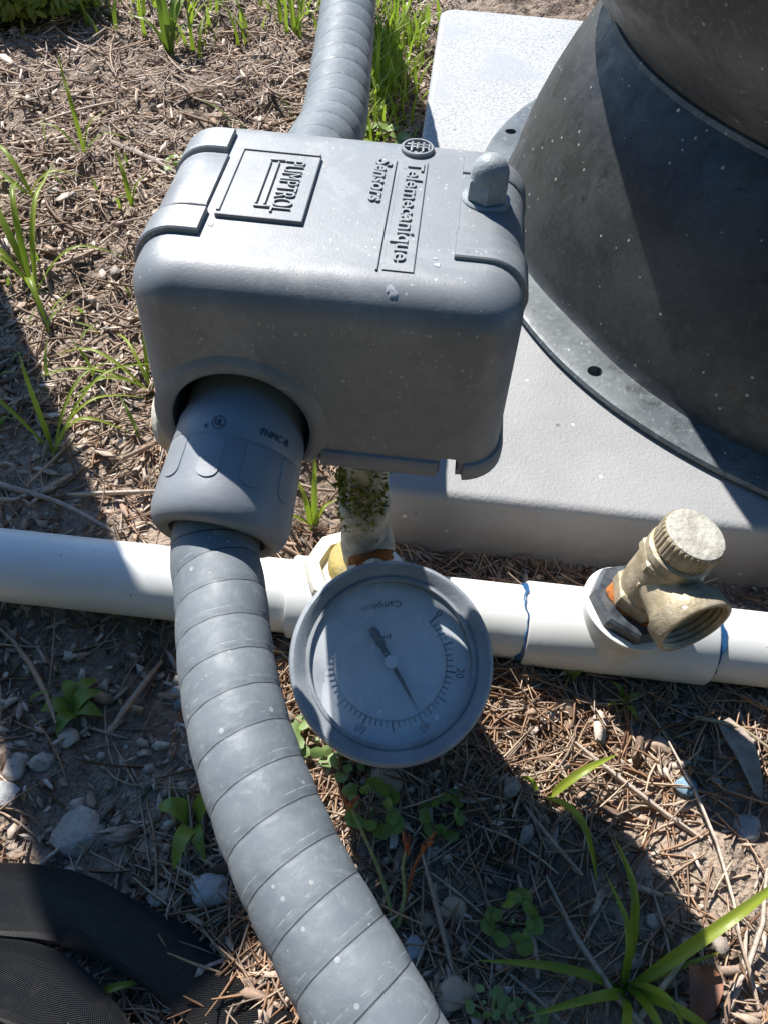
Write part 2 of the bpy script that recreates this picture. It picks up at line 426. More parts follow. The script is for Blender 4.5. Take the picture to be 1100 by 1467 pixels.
gx = axis_pts(-.52, .42, .0022, 60); gy = axis_pts(-.26, .95, .0026, 60)
X, Y = np.meshgrid(gx, gy); Zg = gz(X, Y)
nx, ny = len(gx), len(gy)
V = np.stack([X, Y, Zg], -1).reshape(-1, 3)
i = np.arange(nx*ny).reshape(ny, nx)
Fq = np.stack([i[:-1, :-1], i[:-1, 1:], i[1:, 1:], i[1:, :-1]], -1).reshape(-1, 4)
def np_mesh(name, V, F, k):
    me = bpy.data.meshes.new(name); me.vertices.add(len(V)); me.vertices.foreach_set('co', V.astype(np.float32).ravel())
    me.loops.add(F.size); me.loops.foreach_set('vertex_index', F.astype(np.int32).ravel())
    me.polygons.add(len(F)); me.polygons.foreach_set('loop_start', np.arange(0, F.size, k, dtype=np.int32))
    me.polygons.foreach_set('loop_total', np.full(len(F), k, np.int32))
    me.update(calc_edges=True); me.validate(); return me
me = np_mesh('ground', V, Fq, 4); me.polygons.foreach_set('use_smooth', [True]*len(me.polygons))
ground = link_mesh('ground', me, MAT['soil']); ground['kind'] = 'structure'

def add_tint(me, per_vert):
    a = me.attributes.new('tint', 'FLOAT', 'POINT'); a.data.foreach_set('value', per_vert.astype(np.float32))
def blocked(x, y):
    """pad and its surroundings hold no litter"""
    return (x > .012) & (y > .058)

def scatter(n, xr, yr, dens=None):
    x = RNG.uniform(*xr, n); y = RNG.uniform(*yr, n)
    k = ~blocked(x, y)
    if dens is not None: k &= RNG.random(n) < dens(x, y)
    return x[k], y[k]

def needles(name, x, y, lmin, lmax, wmin, wmax, mat, label, cat, tints=(0, 1), tilt=.22, lift=.003, curve=.25):
    n = len(x); L = RNG.uniform(lmin, lmax, n); W = RNG.uniform(wmin, wmax, n); a = RNG.uniform(0, 2*pi, n)
    cv = RNG.normal(0, curve, n); til = RNG.normal(0, tilt, n); z0 = gz(x, y) + RNG.uniform(0.0, lift, n)
    K = 5; tt = np.linspace(-.5, .5, K); Vs = []
    for t in tt:
        ang = a + cv*t*2
        px = x + np.cos(a)*L*t - np.sin(a)*cv*L*t*t; py = y + np.sin(a)*L*t + np.cos(a)*cv*L*t*t
        g = gz(px, py)
        pz = np.maximum(z0 + np.sin(til)*L*t, g + .0004) + W*.3
        s = W*.5*(1-.55*abs(2*t)**3)
        nxv, nyv = -np.sin(ang), np.cos(ang)
        Vs.append(np.stack([px+nxv*s, py+nyv*s, pz-W*.35], -1)); Vs.append(np.stack([px, py, pz+W*.45], -1)); Vs.append(np.stack([px-nxv*s, py-nyv*s, pz-W*.35], -1))
    V = np.stack(Vs, 1); base = (np.arange(n)*K*3)[:, None]
    F = []
    for i in range(K-1):
        for k in range(3):
            k2 = (k+1) % 3; F.append(np.concatenate([base+i*3+k, base+i*3+k2, base+(i+1)*3+k2, base+(i+1)*3+k], 1))
    F = np.stack(F, 1).reshape(-1, 4)
    me = np_mesh(name, V.reshape(-1, 3), F, 4); add_tint(me, np.repeat(RNG.uniform(*tints, n), K*3))
    o = link_mesh(name, me, mat); tag(o, label, cat, kind='stuff'); return o
def chips(name, x, y, smin, smax, mat, label, cat, asp=(1.2, 3.2), thick=.22, tilt=.45, sides=6, lift=.002):
    n = len(x); Sx = np.exp(RNG.uniform(np.log(smin), np.log(smax), n)); As = RNG.uniform(*asp, n); a = RNG.uniform(0, 2*pi, n)
    tx = RNG.normal(0, tilt, n); ty = RNG.normal(0, tilt, n); z0 = gz(x, y) + Sx*.12 + RNG.uniform(0, lift, n)
    Vs = []
    for lev in (1, -1):
        for k in range(sides):
            th = 2*pi*k/sides; jr = RNG.uniform(.45, 1.25, n)
            u = np.cos(th)*Sx*.5*jr; v = np.sin(th)*Sx*.5/As*jr; wz = lev*Sx*thick*.5*RNG.uniform(.5, 1.2, n)/As**.5
            px = u*np.cos(a) - v*np.sin(a); py = u*np.sin(a) + v*np.cos(a)
            Vs.append(np.stack([x+px, y+py, z0+wz+u*np.sin(tx)+v*np.sin(ty)], -1))
    V = np.stack(Vs, 1); m = sides*2; base = (np.arange(n)*m)[:, None]; T = []
    for k in range(1, sides-1): T.append(np.concatenate([base, base+k, base+k+1], 1)); T.append(np.concatenate([base+sides, base+sides+k+1, base+sides+k], 1))
    for k in range(sides):
        k2 = (k+1) % sides
        T.append(np.concatenate([base+k, base+sides+k, base+sides+k2], 1)); T.append(np.concatenate([base+k, base+sides+k2, base+k2], 1))
    F = np.stack(T, 1).reshape(-1, 3)
    me = np_mesh(name, V.reshape(-1, 3), F, 3); add_tint(me, np.repeat(RNG.random(n), m))
    o = link_mesh(name, me, mat); tag(o, label, cat, kind='stuff'); return o
XR, YR = (-.56, .45), (-.26, .98)
near_d = lambda x, y: np.clip(1.15 - np.clip(y, 0, 1)*.7, .35, 1)
patch = lambda x, y: np.clip((fbm(x*9, y*9, 3, 41)-.36)*4.5, .12, 1)
lower = lambda x, y: np.clip((.30-y)/.3, .12, 1)*patch(x, y)
x, y = scatter(34000, XR, YR, lambda x, y: patch(x+3, y)*near_d(x, y)); chips('leaf_litter', x, y, .003, .0095, MAT['chip'], 'brown wood chips and leaf crumbs strewn over the soil', 'litter', (1.3, 4.5), .10, .6, 5)
x, y = scatter(3800, XR, YR, near_d); chips('coarse_mulch', x, y, .008, .020, MAT['chip'], 'larger bark and mulch flakes lying about on the soil', 'mulch', (2.2, 7), .09, .35, 5)
x, y = scatter(42000, XR, (-.26, .40), lower); needles('pine_needle_litter', x, y, .012, .042, .0007, .0014, MAT['needle'], 'tan dry pine needles matted over the ground around the pipe', 'needles')
x, y = scatter(12000, XR, (.1, .98)); needles('dry_stem_litter', x, y, .010, .035, .0008, .0018, MAT['chip'], 'grey brown dry stems scattered over the bare soil behind the switch', 'stems', tilt=.3)
x, y = scatter(1500, XR, YR, patch); chips('gravel', x, y, .003, .009, MAT['pebble'], 'small pale pebbles mixed into the soil', 'gravel', (1, 1.6), .8, .2)
x, y = scatter(420, XR, YR, near_d); needles('twig_litter', x, y, .035, .085, .0015, .0032, MAT['chip'], 'thin brown twigs lying across the soil', 'twigs', tilt=.12, lift=.006, curve=.35)

# ================================================================== concrete-look pad and water tank
def rrect(hw, hd, r, n=8):
    P = []
    for cx, cy, a0 in ((hw-r, hd-r, 0), (-(hw-r), hd-r, pi/2), (-(hw-r), -(hd-r), pi), (hw-r, -(hd-r), 3*pi/2)):
        for k in range(n+1):
            a = a0 + pi/2*k/n; P.append((cx+r*cos(a), cy+r*sin(a)))
    return P
def stack(rings, org):
    """rings: list of (list of (x,y), z)"""
    V = []; F = []; n = len(rings[0][0])
    for P, z in rings: V += [Vector((org[0]+p[0], org[1]+p[1], org[2]+z)) for p in P]
    for i in range(len(rings)-1):
        for k in range(n):
            k2 = (k+1) % n; F.append((i*n+k, i*n+k2, (i+1)*n+k2, (i+1)*n+k))
    F.append(tuple(reversed(range(n)))); F.append(tuple((len(rings)-1)*n+k for k in range(n)))
    return V, F
PADZ = .0365
pc = (.32, .3655, 0)                                  # pad centre; 0.62 m square, its far edge past the tank
HW, HD = .315, .3075
rings = [(rrect(HW, HD, .014), -.03), (rrect(HW-.001, HD-.001, .014), PADZ-.005)]
for k in range(1, 7):
    a = pi/2*k/6; rings.append((rrect(HW-.001-.005*(1-cos(a)), HD-.001-.005*(1-cos(a)), .014), PADZ-.005+.005*sin(a)))
v, f = stack(rings, pc)
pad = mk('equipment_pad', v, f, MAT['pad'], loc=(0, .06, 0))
tag(pad, 'light grey textured equipment pad under the dark tank', 'pad')

TC = (.326, .33, 0)
tank = thing('water_tank', 'dark weathered water tank on flared black base standing on the pad', 'tank', (TC[0], TC[1], PADZ))
def skirt_mod(th, t):
    m = 1.0
    for c0, wd, dp in ((radians(212), .20, .020), (radians(262), .22, .014), (radians(150), .2, .012), (radians(320), .2, .016)):
        d = (th - c0 + pi) % (2*pi) - pi
        m -= dp*math.exp(-(d/wd)**2)*min(1, max(0, (.12-t)/.12))*min(1, t/.01+.25)
    return m
prof = [(.0065, .2590), (.009, .2566), (.014, .2556), (.03, .2530), (.05, .2480), (.07, .2410), (.09, .2325), (.107, .2235), (.12, .2155), (.128, .2085), (.15, .2)]
v, f = lathe(prof, (TC[0], TC[1], PADZ), (0, 0, 1), 160, up=(0, 1, 0), capA=False, capB=False, mod=skirt_mod)
mk('base_skirt', v, f, MAT['skirt'], tank, ang=60)
def fl_mod(th, t): return 1 + .006*sin(th*3+1.1) + .003*sin(th*7)
prof = [(.0004, .252), (.0004, .2735), (.0006, .2775), (.0030, .2790), (.0052, .2782), (.0060, .2760), (.0066, .262), (.0072, .252)]
v, f = lathe(prof, (TC[0], TC[1], PADZ), (0, 0, 1), 200, up=(0, 1, 0), capA=False, capB=False, mod=fl_mod)
m_ = len(prof); f += [((m_-1)*200+k, (m_-1)*200+(k+1) % 200, (k+1) % 200, k) for k in range(200)]
fl = mk('base_flange', v, f, MAT['flange'], tank, ang=50)
cuts = []
for ang in (220.4, 160, 280, 340, 40, 100):
    a = radians(ang); p = (.2692*cos(a), .2692*sin(a), 0)
    cuts.append(mk('cutter', *lathe([(-.004, .0042), (.02, .0042)], p, (0, 0, 1), 24), None))
    cuts[-1].location = (TC[0], TC[1], PADZ)
bpy.context.view_layer.update(); boolean(fl, cuts)
prof = [(.123, .198), (.122, .206), (.1232, .2115), (.1265, .2140), (.132, .2195), (.140, .2290), (.151, .2400), (.166, .2520), (.188, .2630), (.22, .2710), (.27, .2750), (.75, .2755), (.80, .269), (.84, .25), (.87, .20), (.885, .12), (.89, .02)]
v, f = lathe(prof, (TC[0], TC[1], PADZ), (0, 0, 1), 160, up=(0, 1, 0), capA=True, capB=True)
mk('tank_shell', v, f, MAT['tank'], tank, ang=50)
v, f = lathe([(.1195, .2090), (.1190, .2130), (.1215, .2148), (.1240, .2140), (.1245, .21)], (TC[0], TC[1], PADZ), (0, 0, 1), 160, up=(0, 1, 0), capA=False, capB=False)
mk('lower_rim', v, f, MAT['flange'], tank)

# ================================================================== pvc pipe
PZ, PR = .0245, .0168
pipe = thing('water_pipe', 'white plastic water pipe lying along the ground under the switch', 'pipe', (.05, 0, 0))
P = [Vector((-1.6, -.004, PZ)), Vector((-.4, -.0015, PZ)), Vector((0, 0, PZ)), Vector((.4, .0, PZ)), Vector((1.6, 0, PZ))]
P, _ = resample(P, .02); v, f, uv = sweep(P, PR, 48); mk('pipe_run', v, f, MAT['pvc'], pipe, uv=uv)
def collar(x0, x1, r, name='coupling'):
    prof = [(0, PR-.0006), (0, r-.0006), (.0008, r), (x1-x0-.0008, r), (x1-x0, r-.0006), (x1-x0, PR-.0006)]
    v, f = lathe(prof, (x0, 0, PZ), (1, 0, 0), 48, capA=False, capB=False); return mk(name, v, f, MAT['pvc'], pipe)
AX = Vector((.19, 0.02, .98)).normalized(); VB = Vector((.1215, 0, PZ))
t1 = collar(.0835, .1655, .0190, 'tee')
v, f = lathe([(.0, .0188), (.012, .0190), (.0165, .0195), (.0185, .0205), (.0215, .0208), (.0222, .0196), (.0222, .010)], VB, AX, 48, capA=False)
mk('tee_branch', v, f, MAT['pvc'], t1)
for x0, ph in ((.0826, .3), (.1662, 2.1)):
    V = []; n = 60; prof = [(-.0010, .0), (-.0006, .0009), (.0004, .0010), (.0010, .0004)]
    v, f = lathe([(t, PR+h) for t, h in prof], (x0, 0, PZ), (1, 0, 0), n, capA=False, capB=False,
                 mod=lambda th, t: 1.0)
    v = [p + Vector((.0007*sin(3*k*2*pi/n+ph)+.0005*sin(7*k*2*pi/n)+.0003*sin(17*k*2*pi/n+ph) + (.0007*sin(2*k*2*pi/n+ph*2)*(1 if j//n >= 2 else -1)), 0, 0)) for j, (k, p) in enumerate(zip([j % n for j in range(len(v))], v))]
    o = mk('primer_ring', v, f, MAT['primer'], pipe); o['label'] = 'smeared blue primer ring on the white pipe'
t2 = collar(-.022, .042, .0190, 'tee')
NX, NY = .0095, .0                                    # axis of the vertical riser under the switch
v, f = lathe([(.0, .0188), (.014, .0190), (.018, .0200), (.022, .0202), (.0225, .009)], (NX, NY, PZ), (0, 0, 1), 48, capA=False)
mk('tee_branch', v, f, MAT['pvc'], t2)

# ================================================================== riser fittings between pipe and switch
ris = thing('riser_fitting', 'mossy galvanised riser and tee joining the pipe to the switch', 'pipe fitting', (NX, NY, PZ+.0225))
v, f = lathe([(.0230, .0165), (.0232, .0186), (.0245, .0198), (.0310, .0198), (.0328, .0186), (.0330, .0130), (.0300, .0122)], (NX-.003, NY, PZ), (-.06, -.05, 1), 64, capA=False, mod=ngon_mod(8, .15))
mk('bushing_hex', v, f, MAT['cream'], ris, ang=30)
v, f = lathe([(.028, .0125), (.0345, .0120), (.0360, .0108), (.037, .009)], (NX-.002, NY, PZ), (0, 0, 1), 40)
mk('sealant_ring', v, f, MAT['yellow'], ris)
v, f = lathe([(.034, .0078), (.040, .0082), (.046, .0090), (.058, .0090), (.066, .0086), (.0685, .0099), (.0745, .0101), (.0765, .0092), (.0775, .0080)], (NX, NY, PZ), (0, 0, 1), 40)
tee = mk('tee_body', v, f, MAT['galv'], ris)
v, f = lathe([(.070, .0084), (.100, .0084), (.102, .0082), (.118, .0082)], (NX, NY, PZ), (0, 0, 1), 32)
mk('nipple', v, f, MAT['galv'], ris)
# gauge frame
G = Vector((.0266, -.0501, .068)); vn = (CAM - G).normalized()
gn = (vn + Vector((.10, .12, .0))).normalized()
e1 = (_r - gn*_r.dot(gn)).normalized(); e2 = gn.cross(e1)
stem_dir = (e2*1.0 + e1*-.16).normalized()
SA = G - gn*.017                                       # axis of the gauge stem, behind the dial
E0 = SA + stem_dir*.060
tc0 = Vector((NX, NY, PZ+.052))
br = (E0 - tc0).normalized()
P, _ = resample(catmull([tc0, tc0.lerp(E0, .55), E0, SA + stem_dir*.050], 8), .0015)
v, f, uv = sweep(P, .0082, 32); mk('tee_branch', v, f, MAT['galv'], tee, uv=uv)
v, f = lathe([(-.007, .0082), (-.006, .0104), (.0, .0108), (.003, .0107), (.0042, .0098), (.003, .0084)], SA + stem_dir*.049, -stem_dir, 40)
mk('branch_collar', v, f, MAT['galv'], tee)
v, f = lathe([(0, .0086), (.0035, .0095), (.0045, .0078), (.012, .0076)], SA + stem_dir*.0458, -stem_dir, 36)
mk('thread', v, f, MAT['rust'], tee)
# moss tufts on the riser
n = 1300; th = RNG.uniform(0, 2*pi, n); zz = RNG.normal(.086, .008, n); k = (np.cos(th-3.6) > -.45); th = th[k]; zz = zz[k]; n = len(th)
rr = .0086+RNG.uniform(0, .0022, n); c = np.stack([NX+rr*np.cos(th), NY+rr*np.sin(th), PZ+zz], -1)
d = RNG.normal(0, 1, (n, 3, 3))*.0009; V = (c[:, None, :]+d).reshape(-1, 3); F = np.arange(n*3).reshape(-1, 3)
me = np_mesh('moss', V, F, 3); add_tint(me, np.repeat(RNG.random(n), 3)); o = link_mesh('moss', me, MAT['moss'], ris); o['kind'] = 'stuff'

# ================================================================== pressure gauge
ga = thing('pressure_gauge', 'round pressure gauge with hazed dial hanging upside down below the switch', 'gauge', SA - gn*.012)
prof = [(-.0300, .010), (-.0300, .0315), (-.0285, .0335), (-.012, .0345), (-.0075, .0352), (-.0065, .0372), (-.0050, .0380), (.0000, .0383), (.0018, .0379), (.0026, .0366), (.0022, .0352), (.0004, .0330), (-.0002, .0318), (-.0012, .0312), (-.0034, .0310)]
v, f = lathe(prof, G, gn, 96, up=e2, capB=False); case = mk('case', v, f, MAT['case'], ga, ang=28)
v, f = lathe([(-.0003, .0322), (.0006, .0318), (.0007, .0308), (-.0002, .0303), (-.0014, .0303)], G, gn, 96, up=e2, capA=False, capB=False)
mk('lens_ring', v, f, MAT['case'], case)
v, f = lathe([(-.0062, .0312), (-.0060, .0311)], G, gn, 96, up=e2, capA=False); dial = mk('dial', v, f, MAT['dial'], ga)
def on_dial(V, F, ang, rad, rot, h=-.0058):
    """flat art: local x reading direction, placed at polar (ang, rad) and turned by rot"""
    c = G + (e1*cos(ang)+e2*sin(ang))*rad + gn*h; X = e1*cos(rot)+e2*sin(rot); Y = gn.cross(X)
    return [c + X*p.x + Y*p.y + gn*p.z for p in V], F
def psi(p): return radians(45 - p*2.66)
marks = []
for p in range(0, 101, 2):
    a = psi(p); L = .0038 if p % 10 == 0 else .0024; wd = .00062 if p % 10 == 0 else .00042
    q = [Vector((-L/2, -wd/2, 0)), Vector((L/2, -wd/2, 0)), Vector((L/2, wd/2, 0)), Vector((-L/2, wd/2, 0))]
    marks.append(on_dial(q, [(0, 1, 2, 3)], a, .0216+L/2, a))
arc = []; n = 120
for k in range(n+1):
    a = psi(100*k/n); arc += [G+(e1*cos(a)+e2*sin(a))*.02145+gn*-.0058, G+(e1*cos(a)+e2*sin(a))*.02178+gn*-.0058]
marks.append((arc, [(2*k, 2*k+2, 2*k+3, 2*k+1) for k in range(n)]))
v, f = join(*marks); mk('scale_marks', v, f, MAT['black'], dial)
for p, s in ((0, '0'), (20, '20'), (40, '40'), (60, '60'), (80, '80'), (100, '100')):
    a = psi(p); v, f = fit_text(s, .0019*len(s), .0030)
    v, f = on_dial(v, f, a, .0270, a-pi/2); mk('scale_number', v, f, MAT['black'], dial)
up2 = radians(88)
v, f = fit_text('Campbell', .0155, .0034); v, f = on_dial(v, f, radians(99), .0222, pi+radians(9)); mk('brand_lettering', v, f, MAT['black'], dial)
v, f = fit_text('psi', .0048, .0022); v, f = on_dial(v, f, radians(103), .0098, pi+radians(9)); mk('unit_lettering', v, f, MAT['black'], dial)
# pointer
pa = radians(-60.5); D = e1*cos(pa)+e2*sin(pa); Nn = gn.cross(D); pts = []
def pl(t, wd): return [G + D*t + Nn*wd + gn*-.0038, G + D*t - Nn*wd + gn*-.0038]
wid = [(-.0150, .0006), (-.0142, .0016), (-.0120, .0019), (-.0100, .0014), (-.0080, .0017), (-.0060, .0010), (-.003, .0011), (0, .0009), (.006, .0008), (.012, .0006), (.0205, .0002)]
V = []
for t, wd in wid: V += pl(t, wd)
n2 = len(V); V += [p - gn*.0004 for p in V]
F = [(2*k, 2*k+1, 2*k+3, 2*k+2) for k in range(len(wid)-1)] + [(n2+2*k, n2+2*k+2, n2+2*k+3, n2+2*k+1) for k in range(len(wid)-1)]
for k in range(len(wid)-1): F += [(2*k, 2*k+2, n2+2*k+2, n2+2*k), (2*k+1, n2+2*k+1, n2+2*k+3, 2*k+3)]
mk('pointer', V, F, MAT['brownp'], ga)
v, f = lathe([(-.0055, .0026), (-.0030, .0026), (-.0026, .0020)], G, gn, 24, up=e2); mk('pointer_hub', v, f, MAT['dial'], ga)
# hazed lens
n = NT('hazed acrylic lens'); tr = n.N.new('ShaderNodeBsdfTransparent'); mx = n.N.new('ShaderNodeMixShader')
hz = n.math('ADD', n.ramp(n.noise(45, 5, .6), .35, .65, .12, .36), n.math('MULTIPLY', n.specks(190, .22, .16), .5))
sp = n.N.new('ShaderNodeSeparateXYZ'); n.L.new(n.co, sp.inputs[0])
hz = n.math('ADD', hz, n.ramp(sp.outputs[0], .004, -.020, 0, .32))
n.done((.74, .77, .80), .30, n.bump(n.noise(300, 4), .1, .0004)); n.L.new(hz, mx.inputs[0])
n.L.new(tr.outputs[0], mx.inputs[1]); n.L.new(n.b.outputs[0], mx.inputs[2]); n.L.new(mx.outputs[0], n.out.inputs[0]); MAT['lens'] = n.m
V = []; F = []; nn = 72; rg = [0.0001, .010, .020, .027, .0305]
for j, r in enumerate(rg):
    for k in range(nn):
        a = 2*pi*k/nn; V.append(G + (e1*cos(a)+e2*sin(a))*r + gn*(-.0012+.0011*(1-(r/.0305)**2)))
for j in range(len(rg)-1):
    for k in range(nn): F.append((j*nn+k, j*nn+(k+1) % nn, (j+1)*nn+(k+1) % nn, (j+1)*nn+k))
F = [tuple(reversed(q)) for q in F]
mk('lens', V, F, MAT['lens'], ga)
v, f = lathe([(.030, .0070), (.047, .0070)], SA, stem_dir, 24); mk('stem', v, f, MAT['cream'], ga)
v, f = lathe([(.0335, .0096), (.0345, .0102), (.0405, .0102), (.0415, .0096)], SA, stem_dir, 48, mod=ngon_mod(4, .12)); mk('stem_wrench_flat', v, f, MAT['cream'], ga, ang=25)

# ================================================================== pressure switch
ZB, H, ZT = .1665, .0575, .224
sw = thing('pressure_switch', 'grey plastic pressure switch box with raised lettering on its lid', 'switch box', (0, 0, ZB))
RT = .0105
def side(z):                                           # draft of the walls
    k = 1 - .012*min(1, z/(H-RT)); return .0482*k, .0398*k
rings = []
for z in (0, .010, .025, H-RT):
    a, b = side(z); rings.append((rrect(a, b, .0115), z))
a, b = side(H)
for k in range(1, 10):
    q = pi/2*k/9; d = RT*(1-cos(q)); rings.append((rrect(a-d, b-d, max(.0115-d*.45, .003)), H-RT+RT*sin(q)))
def adj(P): return [(x*(1.03 if x > 0 else 1.008), y-.002) for x, y in P]   # the box sits a little forward of its riser
rings = [(adj(P), z) for P, z in rings]
v, f = stack(rings, (0, 0, ZB)); cover = mk('cover', v, f, MAT['cover'], sw)
HC = Vector((-.0216, -.0415, .1778)); CA = Vector((-.012, -.033, -.0098)).normalized()
CA = Vector((-.09, -.86, -.50)).normalized()
def cutter(v, f): return mk('cutter', v, f, None)
c1 = cutter(*lathe([(-.018, .0187), (.012, .0187)], HC, (0, -1, 0), 48))
c2 = cutter(*lathe([(-.006, .0030), (.012, .0030)], (.0358, -.0415, ZB+.0035), (0, -1, 0), 24))
c3 = cutter(*box((.0358, -.0415, ZB), (.0046, .012, .007)))
for c in (c1, c2, c3): c.location = Vector((0, 0, 0)) 
cover_obj = cover
# children are parented at the switch origin: give the cutters the same frame
for c in (c1, c2, c3): c.matrix_world = Matrix.Identity(4)
bpy.context.view_layer.update()
boolean(cover, [c1, c2, c3])
# raised arch round the conduit hole
V = []; F = []; na = 40; pr = [(.0187, -.001), (.0189, .0012), (.0200, .0017), (.0222, .0012), (.0244, -.0006)]
for k in range(na+1):
    a = radians(-38) + radians(256)*k/na
    for r, h in pr:
        x = HC.x + r*cos(a); z = HC.z + r*sin(a); wall = -.002-.0398*(1-.012*min(1, max(0, (z-ZB))/(H-RT)))
        xl = max(x, -.0472)
        V.append(Vector((xl, wall - h, max(z, ZB+.0004))))
m = len(pr)
for k in range(na):
    for j in range(m-1): F.append((k*m+j, k*m+j+1, (k+1)*m+j+1, (k+1)*m+j))
mk('hole_rim', V, F, MAT['cover'], sw, ang=50)
# lower lip segments
def lip(pts, zt, zb2, t, name='lower_lip'):
    V = []; F = []
    for (x, y, nx_, ny_) in pts:
        for off, z in ((-.001, zt), (t*.55, zt-.0006), (t, zt-.002), (t, zb2+.0004), (t-.0005, zb2), (-.001, zb2)):
            V.append(Vector((x+nx_*off, y+ny_*off, z)))
    m = 6
    for i in range(len(pts)-1):
        for j in range(m): F.append((i*m+j, i*m+(j+1) % m, (i+1)*m+(j+1) % m, (i+1)*m+j))
    F.append(tuple(range(m))); F.append(tuple(reversed([(len(pts)-1)*m+j for j in range(m)])))
    return mk(name, V, F, MAT['cover'], sw, ang=35)
lip([(x, -.0416, 0, -1) for x in np.linspace(.000, .0328, 12)], ZB+.0050, ZB-.0008, .0016)
cor = []
for k in range(9):
    a = -pi/2 + .16 + (pi/2-.16)*k/8; cor.append((.0382+.0113*cos(a), -.0302+.0113*sin(a), cos(a), sin(a)))
cor += [(.0495, y, 1, 0) for y in (-.022, -.005, .012, .024)]
lip(cor, ZB+.0048, ZB-.0012, .0017)
# lid pads that wrap over the side edges
def wrap_pad(x_in, y0, y1, h, sgn, down=.010):
    """strip over the lid and down the rounded side; cross-section in xz, extruded in y"""
    a, _ = side(H); xo = a*(1.03 if sgn > 0 else 1.008); prof = [(x_in, H)]
    for k in range(11):
        q = pi/2*(1-k/10.); prof.append((xo-RT+RT*cos(q), H-RT+RT*sin(q)))
    prof.append((xo+.0003, H-RT-down))
    nrm = [(0, 1)] + [(cos(pi/2*(1-k/10.)), sin(pi/2*(1-k/10.))) for k in range(11)] + [(1, 0)]
    V = []; F = []
    n = len(prof)
    for y, hh in ((y0, -.001), (y0+.0001, h*.75), (y0+.0005, h), (y1-.0005, h), (y1-.0001, h*.75), (y1, -.001)):
        for i, ((x, z), (nx_, nz_)) in enumerate(zip(prof, nrm)):
            e = hh if i < n-1 else min(hh, -.0008)
            xx = x
            if i == 0: xx = x + (.0002 if abs(y-y0) > .0004 and abs(y-y1) > .0004 else 0)
            V.append(Vector((sgn*(xx+nx_*e), y, ZB+z+nz_*e)))
    m = 6
    for j in range(m-1):
        for i in range(n-1): F.append((j*n+i, j*n+i+1, (j+1)*n+i+1, (j+1)*n+i))
    F.append(tuple(j*n for j in range(m)))
    if sgn < 0: F = [tuple(reversed(q)) for q in F]
    return mk('lid_pad', V, F, MAT['cover'], sw, ang=30)
wrap_pad(.0335, .0150, .0262, .0017, -1); wrap_pad(.0327, -.0122, .0136, .0009, -1); wrap_pad(.0320, -.0245, -.0140, .0017, -1)
wrap_pad(.0308, .0162, .0248, .0008, 1); wrap_pad(.0308, -.0122, .0158, .0004, 1); wrap_pad(.0304, -.0240, -.0130, .0012, 1)
# nameplate
LB = side(H)[1]+.002
def drape(v):
    out = []
    for p in v:
        d = max(0.0, -(p.y) - (LB-RT)); d = min(d, RT*.97)
        out.append(Vector((p.x, p.y, p.z - (RT - sqrt(RT*RT-d*d)))))
    return out
def strip_y(x0, x1, y0, y1, z0, z1, n=16, bev=.0002):
    V = []; F = []
    for k in range(n+1):
        y = y0+(y1-y0)*k/n; e = bev if k in (0, n) else 0
        for x, z in ((x0, z0), (x0, z1-bev), (x0+bev, z1-e), (x1-bev, z1-e), (x1, z1-bev), (x1, z0)): V.append(Vector((x, y, z)))
    for k in range(n):
        for j in range(6): F.append((k*6+j, (k+1)*6+j, (k+1)*6+(j+1) % 6, k*6+(j+1) % 6))
    F.append(tuple(range(6))); F.append(tuple(reversed([n*6+j for j in range(6)])))
    return drape(V), F
def plate(x0, x1, y0, y1, h, bev=.0003): return box(((x0+x1)/2, (y0+y1)/2, ZT+h/2-.0005), (x1-x0, y1-y0, h+.001), None, bev)
pl_ = mk('nameplate', *plate(-.0299, -.0078, -.0162, .0168, .0012), MAT['cover'], sw, ang=15)
hz_ = ZT+.0012
# raised frame: back and left bars
for b in ((-.0299, -.0080, .0155, .0166), (-.0297, -.0287, -.0150, .0160)):
    mk('plate_edge', *box(((b[0]+b[1])/2, (b[2]+b[3])/2, hz_), (b[1]-b[0], b[3]-b[2], .0009), None, .0002), MAT['cover'], pl_, ang=15)
def lay_text(txt, cx, cy, length, height, z, h, bold=0, shear=0, parent=None, name='lettering'):
    """reads from the far side towards the viewer, letter tops to the right"""
    v, f = fit_text(txt, length, height, extrude=h/2, bold=bold, shear=shear, bevel=0.0)
    v = drape([Vector((cx + p.y, cy - p.x, z + p.z)) for p in v])
    return mk(name, v, f, MAT['cover'], parent or sw, ang=25)
lay_text('PUMPTROL', -.0140, -.0012, .0250, .0052, hz_+.0001, .0009, bold=-.012, parent=pl_)
# long bars of the first and last letter and the double rule beside the word
for b in ((-.0208, -.0168, .0110, .0116), (-.0209, -.0166, -.0119, -.0113), (-.0208, -.0203, -.0106, .0104), (-.0186, -.0181, -.0106, .0104)):
    mk('rule_bar', *box(((b[0]+b[1])/2, (b[2]+b[3])/2, hz_+.0002), (b[1]-b[0], b[3]-b[2], .0009), None, .00015), MAT['cover'], pl_)
tp = mk('name_panel', *strip_y(.0137, .0212, -.0312, .0197, ZT-.0006, ZT+.0005), MAT['cover'], sw, ang=25)
mk('rule_bar', *strip_y(.0121, .0126, -.0316, .0196, ZT-.0006, ZT+.0006, 16, .0001), MAT['cover'], sw, ang=25)
lay_text('Telemecanique', .0173, -.0048, .0465, .0058, ZT+.0005+.0001, .0009, bold=.010, parent=tp)
lay_text('Sensors', .0092, .0085, .0215, .0046, ZT+.0001, .0010, bold=.020, shear=.12)
